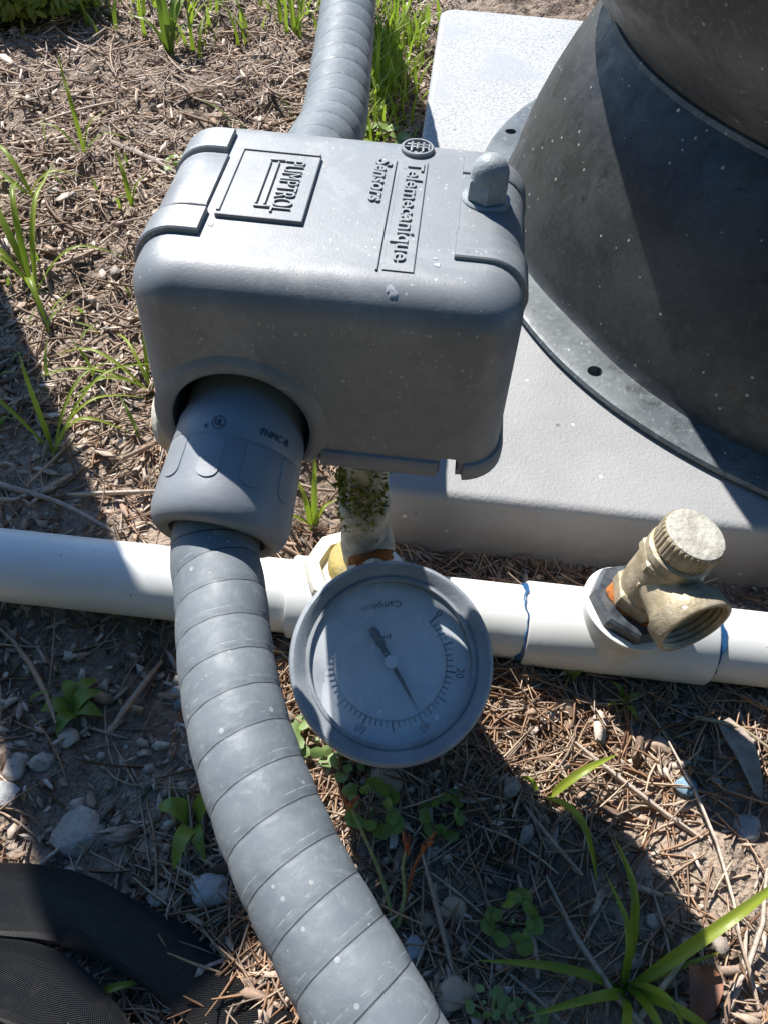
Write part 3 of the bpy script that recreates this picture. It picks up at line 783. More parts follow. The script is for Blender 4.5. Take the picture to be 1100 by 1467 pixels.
# round monogram
EC = Vector((.0177, .0268, ZT)); em = thing_part = None
v, f = lathe([(-.0005, .0047), (.0009, .0047), (.0012, .0044), (.0012, .0039), (.0006, .0037), (.0003, .0037)], EC, (0, 0, 1), 40)
em = mk('monogram_ring', v, f, MAT['cover'], sw)
bars = []
for cx, cy, wx, wy in ((-.0016, 0, .0006, .0052), (.0016, 0, .0006, .0052), (0, .0012, .0060, .0006), (0, -.0002, .0036, .0006), (0, .0006, .0006, .0034), (-.0026, -.0004, .0018, .0005), (.0027, -.0002, .0018, .0005), (.0032, .0, .0005, .0034)):
    bars.append(box((EC.x+cx, EC.y+cy, ZT+.0007), (wx, wy, .0010), None, .0001))
mk('monogram', *join(*bars), MAT['cover'], em)
# acorn nut
NC = Vector((.0374, .0040, ZT+.0004))
v, f = lathe([(-.001, .0064), (.0004, .0064), (.0008, .0060)], NC, (0, 0, 1), 36); nut = mk('acorn_nut_washer', v, f, MAT['nut'], sw)
v, f = lathe([(.0006, .0051), (.0010, .0056), (.0052, .0056), (.0060, .0052)], NC, (0.02, .02, 1), 48, mod=ngon_mod(6, .08)); an = mk('acorn_nut', v, f, MAT['nut'], sw, ang=25)
prof = [(.0054, .0050), (.0070, .0049)] + [(.0070+.0050*sin(q), .0049*cos(q)) for q in np.linspace(.15, pi/2-.02, 10)]
v, f = lathe(prof, NC, (0.02, .02, 1), 36); mk('nut_dome', v, f, MAT['nut'], an, ang=60)
# chips of dried paint / droppings on the lid, and base parts
for cx, cy, r, el in ((.0163, -.0362, .0012, .9), (.0171, -.0371, .0012, .9), (.0266, -.0270, .0009, 1), (-.0300, -.0195, .0009, 1.2), (.026, -.0245, .0006, 1)):
    V = [Vector((cx, cy, ZT+.00016))]; n = 16
    for h, q in ((.00014, .8), (-.0002, 1.0)):
        for k in range(n):
            a = 2*pi*k/n; rr = r*q*(1+.16*sin(3*a+cx*900)+.10*sin(5*a)); V.append(Vector((cx+rr*cos(a), cy+rr*sin(a)*el, ZT+h)))
    F = [(0, 1+k, 1+(k+1) % n) for k in range(n)] + [(1+k, 1+n+k, 1+n+(k+1) % n, 1+(k+1) % n) for k in range(n)]
    mk('dried_splash', drape(V), F, MAT['splash'], sw)
v, f = lathe([(0, .016), (.010, .018), (.018, .024), (.030, .026), (.032, .03)], (NX, 0, ZB-.032), (0, 0, 1), 40); mk('diaphragm_housing', v, f, MAT['bush'], sw)
v, f = box((.0, .0, ZB-.0015), (.084, .066, .005), None, .0008); mk('base_plate', v, f, MAT['galv'], sw)
v, f = lathe([(0, .0100), (.004, .0108), (.0095, .0106), (.0118, .0085), (.0122, .001)], (-.0440, -.017, ZB-.0145), (-1, -.05, -.1), 36); mk('side_plug', v, f, MAT['cream'], sw)

# ================================================================== conduits and their connector
def radf_for(phs, pitch=CP):
    def rf(th, s):
        ph = (s/pitch - th/(2*pi) + 100) % 1.0
        d = abs(ph-.5)
        r = 1 + .007*cos(2*pi*(ph-.02))
        if d < .045: r -= .028*(1-d/.045)
        return r
    return rf
HC = Vector((-.0222, -.0408, .1722)); CA = Vector((-.06, -.935, -.33)).normalized()   # the connector hangs a little low in its hole
con = thing('conduit_connector', 'bulky grey conduit connector plugged into the front of the switch box', 'connector', HC)
prof = [(-.012, .0172), (-.0040, .0174), (-.0020, .0178), (.0002, .0184), (.0085, .0186), (.0092, .0184), (.0098, .0187), (.016, .0190), (.025, .0195), (.0290, .0196), (.0320, .0191), (.0345, .0180), (.0358, .0165), (.0357, .0148), (.0350, .0136), (.030, .0132)]
cup = Vector((0, .3, 1))
prof = [(t*.87, r*.965) for t, r in prof]
v, f = lathe(prof, HC, CA, 72, up=cup, capB=False); body = mk('dome_nut', v, f, MAT['conn'], con, ang=45)
cx_, cy_, ca_ = frame(CA, cup)
# angle of "up/toward viewer" on the connector
toV = (CAM-HC); toV = (toV - ca_*toV.dot(ca_)).normalized(); th_v = atan2(toV.dot(cy_), toV.dot(cx_))
rgt = Vector((1, 0, 0)); sgnth = 1 if (cx_*-sin(th_v)+cy_*cos(th_v)).dot(rgt) > 0 else -1
def on_cyl(x, t, r): 
    th = th_v + sgnth*x/r0c
    return HC + ca_*t + (cx_*cos(th)+cy_*sin(th))*r
r0c = .0180
for k, off in enumerate((-.0175, -.0065, .0045, .0155)):
    V = []; F = []; nt = 16
    for j in range(nt+1):
        q_ = min(1, j/5)*.79 if j <= 5 else .79+.21*sin(pi/2*(j-5)/(nt-5))
        t = .0092 + .0113*q_
        wdt = max(.0001, .0027*cos(pi/2*(j-5)/(nt-5))) if j > 5 else .0027
        rb = .01795 + (t-.0085)*.074
        for q in (-1.06, -1, -.5, 0, .5, 1, 1.06):
            V.append(on_cyl(off+q*wdt, t, rb + (.00022 if abs(q) <= 1 else -.0002)))
    for j in range(nt):
        for q in range(6): F.append((j*7+q, j*7+q+1, (j+1)*7+q+1, (j+1)*7+q))
    F.append(tuple((nt)*7+q for q in range(7)))
    mk('grip_tab', V, F, MAT['conn'], body, ang=30)
def cyl_text(txt, x0, t0, length, height, r):
    v, f = fit_text(txt, length, height, extrude=.0001)
    return [on_cyl(x0+p.x, t0-p.y, r+p.z) for p in v], f
v, f = cyl_text('FNMC-B', .0088, .0046, .0088, .0020, .01802); mk('moulded_lettering', v, f, MAT['ink'], body)
v, f = cyl_text('c', -.0101, .0061, .0010, .0011, .01802); mk('moulded_lettering', v, f, MAT['ink'], body)
ringv = []; nr = 28
for k in range(nr):
    a = 2*pi*k/nr
    for r in (.00165, .0019): ringv.append(on_cyl(-.0069+r*cos(a), .0049+r*sin(a), .01806))
lv, lf = cyl_text('UL', -.0069, .0049, .0020, .0018, .01802)
mk('approval_mark', *join((ringv, [(2*k, 2*((k+1) % nr), 2*((k+1) % nr)+1, 2*k+1) for k in range(nr)]), (lv, lf)), MAT['ink'], body)

RC = .01175
cstart = HC + CA*.022
P = [cstart, HC + CA*.031, (-.0232, -.0755, .1600), (-.0192, -.0868, .1594), (-.0138, -.1045, .1590), (-.0067, -.1216, .1586), (.0015, -.1363, .1580), (.0112, -.1507, .1572), (.0210, -.1628, .1566), (.0300, -.1738, .1560), (.0391, -.1846, .153), (.055, -.202, .140), (.085, -.225, .10), (.12, -.25, .03), (.13, -.262, -.05)]
P, _ = resample(catmull(P, 10), .0008)
v, f, uv = sweep(P, RC, 64, radf=radf_for(0), up=(1, 0, 0))
cdo = mk('flexible_conduit', v, f, MAT['conduit'], loc=tuple(P[0]), ang=60, uv=uv)
# close the texture seam: last quad of each ring wraps from 1 to 0
def fix_wrap(o):
    me = o.data; l = me.uv_layers[0].data
    for p in me.polygons:
        us = [l[i].uv[0] for i in p.loop_indices]
        if max(us)-min(us) > .5:
            for i in p.loop_indices:
                if l[i].uv[0] < .5: l[i].uv[0] += 1.0
fix_wrap(cdo); tag(cdo, 'thick grey flexible conduit curving from the connector to the bottom of the photo', 'conduit', 'flexible conduits')
P = [(-.030, .030, .182), (-.033, .075, .168), (-.0335, .130, .152), (-.0325, .170, .146), (-.0319, .2074, .1415), (-.0367, .2743, .1423), (-.0435, .3558, .1452), (-.0506, .44, .1480), (-.06, .55, .125), (-.075, .68, .05), (-.08, .73, -.05)]
P, _ = resample(catmull(P, 10), .0010)
v, f, uv = sweep(P, .0166, 56, radf=radf_for(0, .0175), up=(1, 0, 0))
uv = [(a, b*CP/.0175) for a, b in uv]
cdb = mk('flexible_conduit', v, f, MAT['conduit'], loc=tuple(P[0]), ang=60, uv=uv); fix_wrap(cdb)
tag(cdb, 'shiny grey flexible conduit leaving the back of the switch box', 'conduit', 'flexible conduits')

# ================================================================== relief valve on the pipe tee
rv = thing('relief_valve', 'corroded bronze relief valve with open side outlet on the white pipe', 'valve', VB + AX*.020)
v, f = lathe([(.0190, .0100), (.0190, .0176), (.0200, .0190), (.0268, .0190), (.0282, .0178), (.0284, .0125), (.027, .012)], VB, AX, 64, capA=False, mod=ngon_mod(8, .1)); mk('bushing', v, f, MAT['bush'], rv, ang=28)
v, f = lathe([(.0275, .0128), (.0290, .0126), (.0300, .0110)], VB, AX, 32, mod=lambda th, t: 1+.08*sin(3*th)+.05*sin(7*th)); mk('rust_ring', v, f, MAT['rust'], rv)
v, f = lathe([(.0280, .0108), (.0284, .0122), (.0300, .0130), (.0355, .0131), (.0368, .0120)], VB, AX, 48, mod=ngon_mod(6, .12)); mk('inlet_hex', v, f, MAT['brass'], rv, ang=25)
v, f = lathe([(.0345, .0108), (.0370, .0114), (.0420, .0122), (.0520, .0124), (.0560, .0128), (.0600, .0128), (.0612, .0120)], VB, AX, 48); vb = mk('body', v, f, MAT['brass'], rv)
v, f = lathe([(.0545, .0126), (.0552, .0140), (.0590, .0140), (.0600, .0128)], VB, AX, 48, mod=ngon_mod(6, .1)); mk('bonnet_hex', v, f, MAT['brass'], rv, ang=25)
v, f = lathe([(.0600, .0120), (.0612, .0132), (.0645, .0132), (.0655, .0122)], VB, AX, 48); mk('bonnet_ring', v, f, MAT['brass'], rv)
cap_mod = lambda th, t: 1+.018*(1 if int(th/(2*pi)*72) % 2 else -1)*(1 if t > .0668 else 0)
v, f = lathe([(.0640, .0112), (.0662, .0120), (.0672, .0126), (.0742, .0127), (.0752, .0123)], VB, AX, 144, mod=cap_mod); cp = mk('knurled_cap', v, f, MAT['brass'], rv, ang=20)
v, f = lathe([(.0745, .0122), (.0757, .0120), (.0760, .0114), (.0757, .008), (.0760, .004), (.0758, .0005)], VB, AX, 48, capA=False); mk('cap_face', v, f, MAT['capmat'], cp)
OD = Vector((.43, -.90, .02)).normalized(); OC = VB + AX*.0470
v, f = lathe([(.0, .0115), (.008, .0118), (.0140, .0128), (.0175, .0142), (.0182, .0156), (.0255, .0160), (.0264, .0155), (.0266, .0140), (.0258, .0134), (.0246, .0128), (.0236, .0133), (.0224, .0127), (.0212, .0132), (.0200, .0126), (.0188, .0131), (.017, .011), (.008, .008), (.006, .001)], OC, OD, 56, capA=False, capB=False)
mk('outlet', v, f, MAT['brass'], rv, ang=40)
for k, (aa, t) in enumerate(((-.6, .044), (-1.3, .047), (-.2, .049))):   # cast lumps beside the outlet
    x_, y_, a_ = frame(AX)
    th = atan2(OD.dot(y_), OD.dot(x_)) + aa
    c = VB + AX*t + (x_*cos(th)+y_*sin(th))*.0108
    v, f = box(c, (.004, .0022, .0035), None, .0008); mk('casting_lug', v, f, MAT['brass'], vb)

# ================================================================== black fabric straps
def strap(name, pts, wid, hgt, label, grp):
    pts = [(*sv(x, y, .954), z+.0185) for x, y, z in pts]
    P, _ = resample(catmull(pts, 10), .003)
    V = []; F = []; UV = []; n = 22; s = 0
    for i, p in enumerate(P):
        t = (P[min(i+1, len(P)-1)]-P[max(i-1, 0)]).normalized(); sx = t.cross(Vector((0, 0, 1))).normalized()
        if i: s += (p-P[i-1]).length
        for k in range(n):
            th = 2*pi*k/n; wv = 1+.08*sin(i*.23+th*2)
            c_, s_ = cos(th), sin(th)
            V.append(p + sx*(abs(c_)**.8*math.copysign(1, c_))*wid*wv + Vector((0, 0, 1))*(hgt*s_*(1+.16*sin(i*.31+k)) + hgt*.25*sin(i*.17+th)))
            UV.append((k/n, s))
    for i in range(len(P)-1):
        for k in range(n): F.append((i*n+k, i*n+(k+1) % n, (i+1)*n+(k+1) % n, (i+1)*n+k))
    o = mk(name, V, F, MAT['fabric'], loc=tuple(P[0]), uv=UV, ang=70); fix_wrap(o); tag(o, label, 'fabric strap', grp)
strap('fabric_strap', [(-.30, -.165, -.010), (-.20, -.142, -.010), (-.150, -.135, -.010), (-.1156, -.1318, -.010), (-.0852, -.1324, -.010), (-.0535, -.1412, -.010), (-.0311, -.1500, -.010), (-.0088, -.1625, -.008), (.012, -.178, -.008), (.034, -.20, -.010)], .0118, .0050, 'longer black woven strap looping past the pale stone at lower left', 'black fabric straps')
strap('fabric_strap', [(-.28, -.185, -.009), (-.19, -.163, -.009), (-.140, -.157, -.009), (-.1058, -.1575, -.009), (-.0890, -.1600, -.009), (-.0730, -.1670, -.009), (-.055, -.180, -.009), (-.035, -.21, -.012)], .0118, .0056, 'black woven strap in the lower left corner, nearest the camera', 'black fabric straps')

# ================================================================== stones and odd pieces on the soil
def stone(x, y, r, mat, label, sq=.6, seed=0, grp='loose stones on the soil', name='stone', el=1.0):
    x, y = sv(x, y); rs = random.Random(seed); bm = bmesh.new(); bmesh.ops.create_icosphere(bm, subdivisions=3, radius=1)
    ph = [rs.uniform(0, 6) for _ in range(6)]; a = rs.uniform(0, pi)
    cuts = [(Vector((rs.gauss(0, 1), rs.gauss(0, 1), rs.gauss(0, .8))).normalized(), rs.uniform(.66, .9)) for _ in range(9)]
    for v in bm.verts:
        p = v.co.copy()
        for nrm, d in cuts:
            q = p.dot(nrm)
            if q > d: p -= nrm*(q-d)*.9
        p *= 1+.05*sin(4*p.x+ph[0])+.04*sin(5*p.y+ph[1])+.05*sin(3*p.z+ph[2])
        v.co = p
    z = float(gz(x, y)); ca, sa = cos(a), sin(a)
    V = [Vector((x+r*(v.co.x*el*ca-v.co.y*sa), y+r*(v.co.x*el*sa+v.co.y*ca), z+r*sq*(v.co.z+.45))) for v in bm.verts]
    bm.verts.index_update(); F = [tuple(v.index for v in f.verts) for f in bm.faces]; bm.free()
    o = mk(name, V, F, mat, loc=(x, y, z), ang=40); tag(o, label, 'stone', grp); return o
for i, (x, y, r, m, lab) in enumerate([
    (-.0994, -.0985, .0098, 'stone', 'large pale tan stone in the shade above the black straps'),
    (-.0373, -.1170, .0066, 'stonew', 'rounded blue white stone beside the left edge of the thick conduit'),
    (-.1370, -.0880, .0062, 'stonew', 'flat grey stone cut by the left edge of the photo'),
    (-.1370, -.0745, .0050, 'stone', 'small pale stone above the flat grey stone at the left edge'),
    (-.1255, -.0712, .0046, 'stone', 'small oval tan stone right of the two at the left edge'),
    (-.0569, -.1203, .0046, 'stone', 'brown grey stone left of the blue white stone'),
    (-.1170, -.0600, .0042, 'stone', 'grey stone tucked against the dark lobed weed'),
    (-.0719, -.0320, .0060, 'stonew', 'grey stone half hidden behind the left side of the conduit'),
    (.0640, -.1440, .0066, 'tanstone', 'tan pinkish stone beside the pale clover at the bottom'),
    (.0470, -.1300, .0046, 'stonew', 'white pebble in the sun right of the conduit'),
    (.0515, -.1180, .0040, 'tanstone', 'small tan stone beside the red weed stems'),
    (.1122, -.0190, .0042, 'tanstone', 'small tan stone below the white tee of the valve'),
    (.1548, -.0337, .0046, 'tanstone', 'tan stone in the sun below the valve outlet'),
    (.1892, -.0660, .0055, 'stonew', 'whitish stone at the shadow edge by the right border'),
    (.0300, -.0660, .0068, 'tanstone', 'pinkish stone just below the rim of the gauge'),
    (.0620, -.1140, .0048, 'tanstone', 'dull brown stone inside the shadow right of the red stems'),
    (.1040, -.0215, .0032, 'stone', 'tiny cream stone left of the small tan stone below the tee'),
    (-.0700, -.0120, .0040, 'stone', 'cream pebble in front of the pipe left of the conduit')]):
    stone(x, y, r, MAT[m], lab, seed=i+3, el=1.25)
o = stone(.1631, -.0520, .0050, MAT['bluechip'], 'chalky light blue chip among the pine needles', .6, 61, None, 'paint_chip'); o['category'] = 'chip'

def leaf_shape(pts, width, mat, name, parent=None, loc=None, fold=.25, nseg=10, tip=1.0, base=.25, power=.8, tint=None, twist=0.0, side=None):
    """ribbon along a polyline with a folded mid rib; returns object"""
    P, L = resample(catmull(pts, 8), max(1e-4, .0005)); 
    m = nseg+1; Q = [P[min(len(P)-1, int(round(k*(len(P)-1)/nseg)))] for k in range(m)]
    V = []; F = []
    for k, p in enumerate(Q):
        t = (Q[min(k+1, m-1)]-Q[max(k-1, 0)]).normalized(); s = (side - t*side.dot(t)).normalized() if side is not None else t.cross(Vector((0, 0, 1)))
        if s.length < 1e-3: s = Vector((1, 0, 0))
        s.normalize(); u = s.cross(t).normalized()
        if twist: s, u = s*cos(twist*k/nseg)+u*sin(twist*k/nseg), u*cos(twist*k/nseg)-s*sin(twist*k/nseg)
        q = k/nseg
        w_ = width*.5*(base+(1-base)*min(1, q/.25))*max(.03, (1-max(0, (q-(1-tip))/tip)**2))**power
        V += [p - s*w_ + u*w_*fold, p - s*w_*.45 + u*w_*fold*.25, p - u*w_*fold*.25, p + s*w_*.45 + u*w_*fold*.25, p + s*w_ + u*w_*fold]
    for k in range(nseg):
        for j in range(4): F.append((k*5+j, k*5+j+1, (k+1)*5+j+1, (k+1)*5+j))
    return mk(name, V, F, mat, parent, loc, ang=60)
def ground_pt(x, y, dz=0):
    x, y = sv(x, y)
    return Vector((x, y, float(gz(x, y))+dz))
# dry leaves and sticks that can be picked out
o = leaf_shape([ground_pt(.183, -.020, .004), ground_pt(.190, -.036, .007), ground_pt(.196, -.056, .004)], .012, MAT['dryleaf'], 'dry_leaf', loc=tuple(ground_pt(.19, -.036)), fold=.35, base=.5); tag(o, 'pale grey curled dry leaf near the right border under the valve', 'leaf')
o = leaf_shape([ground_pt(.158, -.124, .006), ground_pt(.156, -.133, .009), ground_pt(.152, -.147, .006)], .013, MAT['redleaf'], 'dry_leaf', loc=tuple(ground_pt(.156, -.133)), fold=.3, base=.5); tag(o, 'red brown dry leaf in the lower right corner', 'leaf')
def stick(p, q, r, mat, label, name='straw_stick', bend=.002):
    a = ground_pt(*p[:2], p[2]); b = ground_pt(*q[:2], q[2]); mid = a.lerp(b, .5)+Vector((bend, bend, bend))
    P, _ = resample(catmull([a, mid, b], 6), .004); v, f, uv = sweep(P, [r*(1-.5*k/len(P)) for k in range(len(P))], 7)
    o = mk(name, v, f, mat, loc=tuple(a), uv=uv); tag(o, label, 'stick'); return o
stick((.128, -.150, .004), (.158, -.113, .012), .0013, MAT['straw'], 'pale straw stalk leaning diagonally right of the big grass clump')
stick((-.190, .062, .004), (-.118, .036, .006), .0016, MAT['dryleaf'], 'dry brown stick in the shade left of the connector')
stick((.1700, -.020, .003), (.203, -.030, .006), .0011, MAT['straw'], 'thin dry stalk lying under the valve outlet')
stick((-.245, .425, .004), (-.155, .372, .006), .0022, MAT['dryleaf'], 'long dry twig on the bare soil behind the switch box')

# ================================================================== grass and weeds
def clump(label, base, blades, width=.004, name='grass_clump', mat='blade', cat='grass', grp='grass clumps', part='blade', fold=.3):
    b = ground_pt(*base); r = thing(name, label, cat, tuple(b), grp)
    for bl in blades:
        tipx, tipy, tipz, archz = bl[:4]; tipx, tipy = sv(tipx, tipy); wd = (bl[4] if len(bl) > 4 else width)*(.70 if part == 'blade' else .9)
        s = b + Vector((random.uniform(-.002, .002), random.uniform(-.002, .002), -.001))
        e = Vector((tipx, tipy, float(gz(tipx, tipy))+tipz)); mid = s.lerp(e, .5); mid.z = max(s.z, e.z)*.5 + b.z*.5 + archz
        lo = s.lerp(mid, .5); lo.z = s.z + (mid.z-s.z)*.68
        hi = mid.lerp(e, .5); hi.z = mid.z + (e.z-mid.z)*.32
        leaf_shape([s, lo, mid, hi, e], wd, MAT[mat], part, r, fold=fold, nseg=14, tip=.75, base=.5, power=.9)
    return r
clump('large grass clump with broad arching blades at lower right', (.131, -.1335), [(.1965, -.088, .020, .022, .0066), (.088, -.150, .010, .014, .0052), (.165, -.158, .010, .016, .0056), (.125, -.082, .016, .022, .0050), (.070, -.132, .006, .014, .0048), (.115, -.165, .012, .016, .0055), (.140, -.165, .010, .015, .005), (.118, -.100, .026, .016, .0045), (.145, -.150, .018, .016, .0045), (.168, -.118, .004, .008, .003)])
clump('small forked grass shoot growing at the edge of the box shadow', (.0985, -.0625), [(.1315, -.0435, .010, .008, .0052), (.1180, -.1010, .014, .020, .0048), (.0880, -.0570, .004, .007, .0040)])
clump('fine arching grass clump left of the connector', (-.1720, .0905), [(-.1880, .118, .050, .022, .0042), (-.246, .120, .010, .026, .0032), (-.118, .150, .018, .026, .0032), (-.128, .098, .012, .020, .0040), (-.128, .130, .010, .020, .0030), (-.20, .135, .012, .03, .0028), (-.145, .150, .02, .02, .003)])
clump('grass tuft half hidden by the left edge of the switch box', (-.1330, .1450), [(-.195, .160, .006, .018, .0034), (-.175, .120, .008, .016, .0032), (-.148, .215, .016, .022, .0036), (-.205, .135, .004, .014, .003), (-.105, .175, .02, .016, .004), (-.165, .185, .01, .014, .003)])
clump('broad bladed grass tuft at the left border beside the lid', (-.2350, .2280), [(-.300, .305, .020, .030, .0065), (-.262, .300, .030, .030, .0060), (-.205, .180, .004, .024, .0070), (-.285, .235, .012, .020, .0050), (-.175, .255, .012, .022, .0042), (-.24, .31, .04, .02, .0055), (-.30, .26, .016, .02, .005)])
clump('sparse green shoots on the bare soil upper left', (-.2760, .3300), [(-.320, .372, .012, .016, .0055), (-.330, .350, .006, .012, .0050), (-.24, .35, .01, .012, .005), (-.305, .330, .006, .010, .0042)])
clump('slender upright grass shoot on the upper left soil', (-.2620, .4050), [(-.280, .440, .060, .010, .0048), (-.245, .425, .030, .010, .004), (-.30, .41, .02, .01, .0038), (-.225, .42, .01, .012, .0038)])
clump('short bright grass sprout beside the back left corner of the lid', (-.2000, .335), [(-.215, .360, .035, .008, .0052), (-.190, .345, .025, .008, .0045), (-.21, .33, .012, .008, .004)])
clump('leafy green grass tuft at the top edge left of the rear conduit', (-.2450, .600), [(-.262, .64, .06, .012, .010), (-.232, .63, .055, .012, .010), (-.25, .62, .07, .01, .008), (-.215, .61, .03, .012, .009), (-.285, .61, .03, .012, .008), (-.24, .66, .05, .02, .009), (-.222, .655, .06, .01, .01)], mat='weed')
clump('small green tuft at the top edge next to the rear conduit', (-.135, .665), [(-.15, .70, .04, .012, .008), (-.115, .70, .05, .01, .008), (-.14, .66, .05, .01, .007), (-.11, .66, .03, .01, .007)])
clump('narrow grass sprout between the connector and the riser', (-.0240, .0640), [(-.0245, .0860, .040, .010, .0050), (-.0340, .0780, .022, .008, .0045), (-.0120, .078, .010, .008, .0038), (-.045, .058, .004, .006, .0035)])
clump('tiny three leaf seedling below the white tee', (.1370, -.0160), [(.1310, -.0060, .006, .006, .0042), (.1440, -.0240, .004, .006, .0046), (.1470, -.0120, .005, .006, .0038), (.1300, -.018, .004, .005, .0035)], mat='weed', name='seedling', cat='weed', grp='weeds')
clump('little yellow green sprout at the front edge of the white tee', (.1130, -.0050), [(.110, .002, .010, .006, .0042), (.121, -.002, .008, .006, .0042)], mat='weed', name='seedling', cat='weed', grp='weeds')
clump('low grass blades under the left end of the black straps', (-.074, -.158), [(-.05, -.150, .004, .008, .004), (-.09, -.15, .004, .006, .004)])
clump('dark weed with long leaves against the left side of the conduit', (-.0500, -.0900), [(-.0660, -.0880, .008, .008, .0098), (-.0520, -.1130, .008, .010, .0085), (-.0350, -.075, .01, .01, .008), (-.040, -.108, .006, .008, .007)], mat='weed', name='leafy_weed', cat='weed', grp='weeds', part='leaf', fold=.15)
clump('dark lobed weed in the shade below the pipe at left', (-.1190, -.0450), [(-.1280, -.0330, .006, .006, .0080), (-.1350, -.0480, .004, .006, .0085), (-.1080, -.0370, .006, .006, .0090), (-.1040, -.0480, .004, .006, .0085), (-.1220, -.0600, .004, .006, .0090), (-.113, -.030, .004, .006, .008)], mat='weed', name='leafy_weed', cat='weed', grp='weeds', part='leaf', fold=.12)
def rosette(label, x, y, n, r, mat, name='clover_weed', seed=0, wd=.62):
    rs = random.Random(seed); b = ground_pt(x, y); o = thing(name, label, 'weed', tuple(b), 'weeds')
    for k in range(n):
        a = k*2.4+rs.uniform(-.3, .3); d = r*.88*(.35+.65*sqrt((k+1)/n))*rs.uniform(.8, 1.12); h = .004+.007*(1-k/n)*rs.uniform(.6, 1.3)
        c = b + Vector((cos(a)*d*.55, sin(a)*d*.55, h)); e = b + Vector((cos(a)*d, sin(a)*d, h*.8+rs.uniform(-.001, .002)))
        L = (e-c).length; m = c.lerp(e, .5)+Vector((0, 0, L*.12))
        leaf_shape([c, m, e], L*wd*2, MAT[mat], 'leaf', o, fold=.12, nseg=8, tip=.6, base=.2, power=.55)
    v, f = lathe([(-.004, .0012), (.006, .0008)], b, (0, 0, 1), 8); mk('stem', v, f, MAT['greenstem'], o)
rosette('pale green clover between the conduit and the gauge', -.0030, -.0500, 15, .0165, 'clover', seed=2)
rosette('pale green clover sprig by the lower rim of the gauge', .0130, -.0590, 9, .011, 'clover', seed=3)
rosette('bright clover sprig beside the tan stone at the bottom', .0740, -.1460, 9, .0088, 'clover', seed=4)
rosette('dull grey green clover at the bottom left of the big grass clump', .0880, -.1500, 10, .0100, 'clover', seed=5)
rosette('shaded clover patch below the gauge shadow', .0250, -.0800, 14, .016, 'weed', seed=6)
rosette('shaded weed rosette in the middle of the box shadow', .0560, -.0780, 12, .014, 'weed', seed=7)
rosette('shaded clover left of the big grass clump', .0850, -.1170, 14, .014, 'weed', seed=8)
rosette('small weed rosette behind the riser by the pad corner', -.005, .42, 14, .030, 'clover', seed=9)
rosette('bright weed rosette between the rear conduit and the pad', -.030, .46, 16, .034, 'weed', seed=10)
rosette('leafy weed rosette beside the pad corner near the lid', -.012, .385, 12, .024, 'clover', seed=12)
rosette('tiny weed rosette on the soil behind the left lid edge', -.185, .40, 9, .014, 'weed', seed=13)
# red stemmed weed
b = ground_pt(.0400, -.1245); rw = thing('red_stem_weed', 'thin weed with red tipped stems beside the conduit', 'weed', tuple(b), 'weeds')
for (p1, p2, p3, mt) in (((.032, -.108, .012), (.0220, -.0960, .028), (.0165, -.0900, .038), 'greenstem'), ((.0415, -.114, .012), (.0395, -.106, .022), (.0400, -.1010, .030), 'greenstem'), ((.0425, -.113, .010), (.0440, -.105, .022), (.0470, -.100, .032), 'redstem')):
    pts = [b] + [ground_pt(x, y, z) for x, y, z in (p1, p2, p3)]
    P, _ = resample(catmull(pts, 6), .002); v, f, uv = sweep(P, [.0009*(1-.5*k/len(P)) for k in range(len(P))], 7); s = mk('stem', v, f, MAT[mt], rw, uv=uv)
    e = P[-1]
    for j in range(3):
        q = e + Vector((random.uniform(-.004, .004), random.uniform(-.001, .004), random.uniform(.003, .007)))
        v, f, uv = sweep([e-(q-e)*.4, e.lerp(q, .5), q], [.0008, .0010, .0004], 6); mk('bud', v, f, MAT['redstem'], s)
o = stick((-.012, .40, .002), (-.014, .46, .012), .0016, MAT['redstem'], 'red weed stalk between the rear conduit and the pad', 'weed_stalk', .001); o['category'] = 'weed'

# dense grass beside the pad's far left corner, loose blades over the soil: uncountable
def grass_mass(name, n, cx, cy, sx, sy, lmin, lmax, w, mat, label, lean=.5):
    x = RNG.normal(cx, sx, n); y = RNG.normal(cy, sy, n)
    k = ~((x > .004) & (y > .058)); x = x[k]; y = y[k]; n = len(x)
    L = RNG.uniform(lmin, lmax, n); a = RNG.uniform(0, 2*pi, n); ln = np.abs(RNG.normal(lean, .25, n)); z = gz(x, y)
    K = 5; Vs = []
    for i in range(K):
        t = i/(K-1); out = L*ln*t**1.8; up_ = L*(t - .35*ln*t*t); s = w*.5*(1-t**2*.95)*RNG.uniform(.8, 1.2)
        px = x+np.cos(a)*out; py = y+np.sin(a)*out
        Vs.append(np.stack([px-np.sin(a)*s, py+np.cos(a)*s, z+up_], -1)); Vs.append(np.stack([px+np.sin(a)*s, py-np.cos(a)*s, z+up_], -1))
    V = np.stack(Vs, 1); base = (np.arange(n)*K*2)[:, None]
    F = np.stack([np.concatenate([base+2*i, base+2*i+1, base+2*i+3, base+2*i+2], 1) for i in range(K-1)], 1).reshape(-1, 4)
    me = np_mesh(name, V.reshape(-1, 3), F, 4); add_tint(me, np.repeat(RNG.random(n), K*2))
    o = link_mesh(name, me, MAT[mat]); tag(o, label, 'grass', kind='stuff'); return o
grass_mass('grass', 520, -.042, .60, .020, .085, .012, .042, .0036, 'blade', 'thick bright grass between the rear conduit and the far pad corner', .45)
grass_mass('grass', 260, .10, .80, .35, .09, .02, .055, .004, 'blade', 'scattered grass beyond the far edge of the pad', .5)
grass_mass('grass', 160, -.25, .70, .16, .05, .02, .05, .004, 'blade', 'scattered grass on the soil along the top edge', .5)
grass_mass('grass', 70, -.20, .2, .10, .14, .012, .03, .0025, 'weed', 'tiny stray shoots on the soil left of the switch', .6)

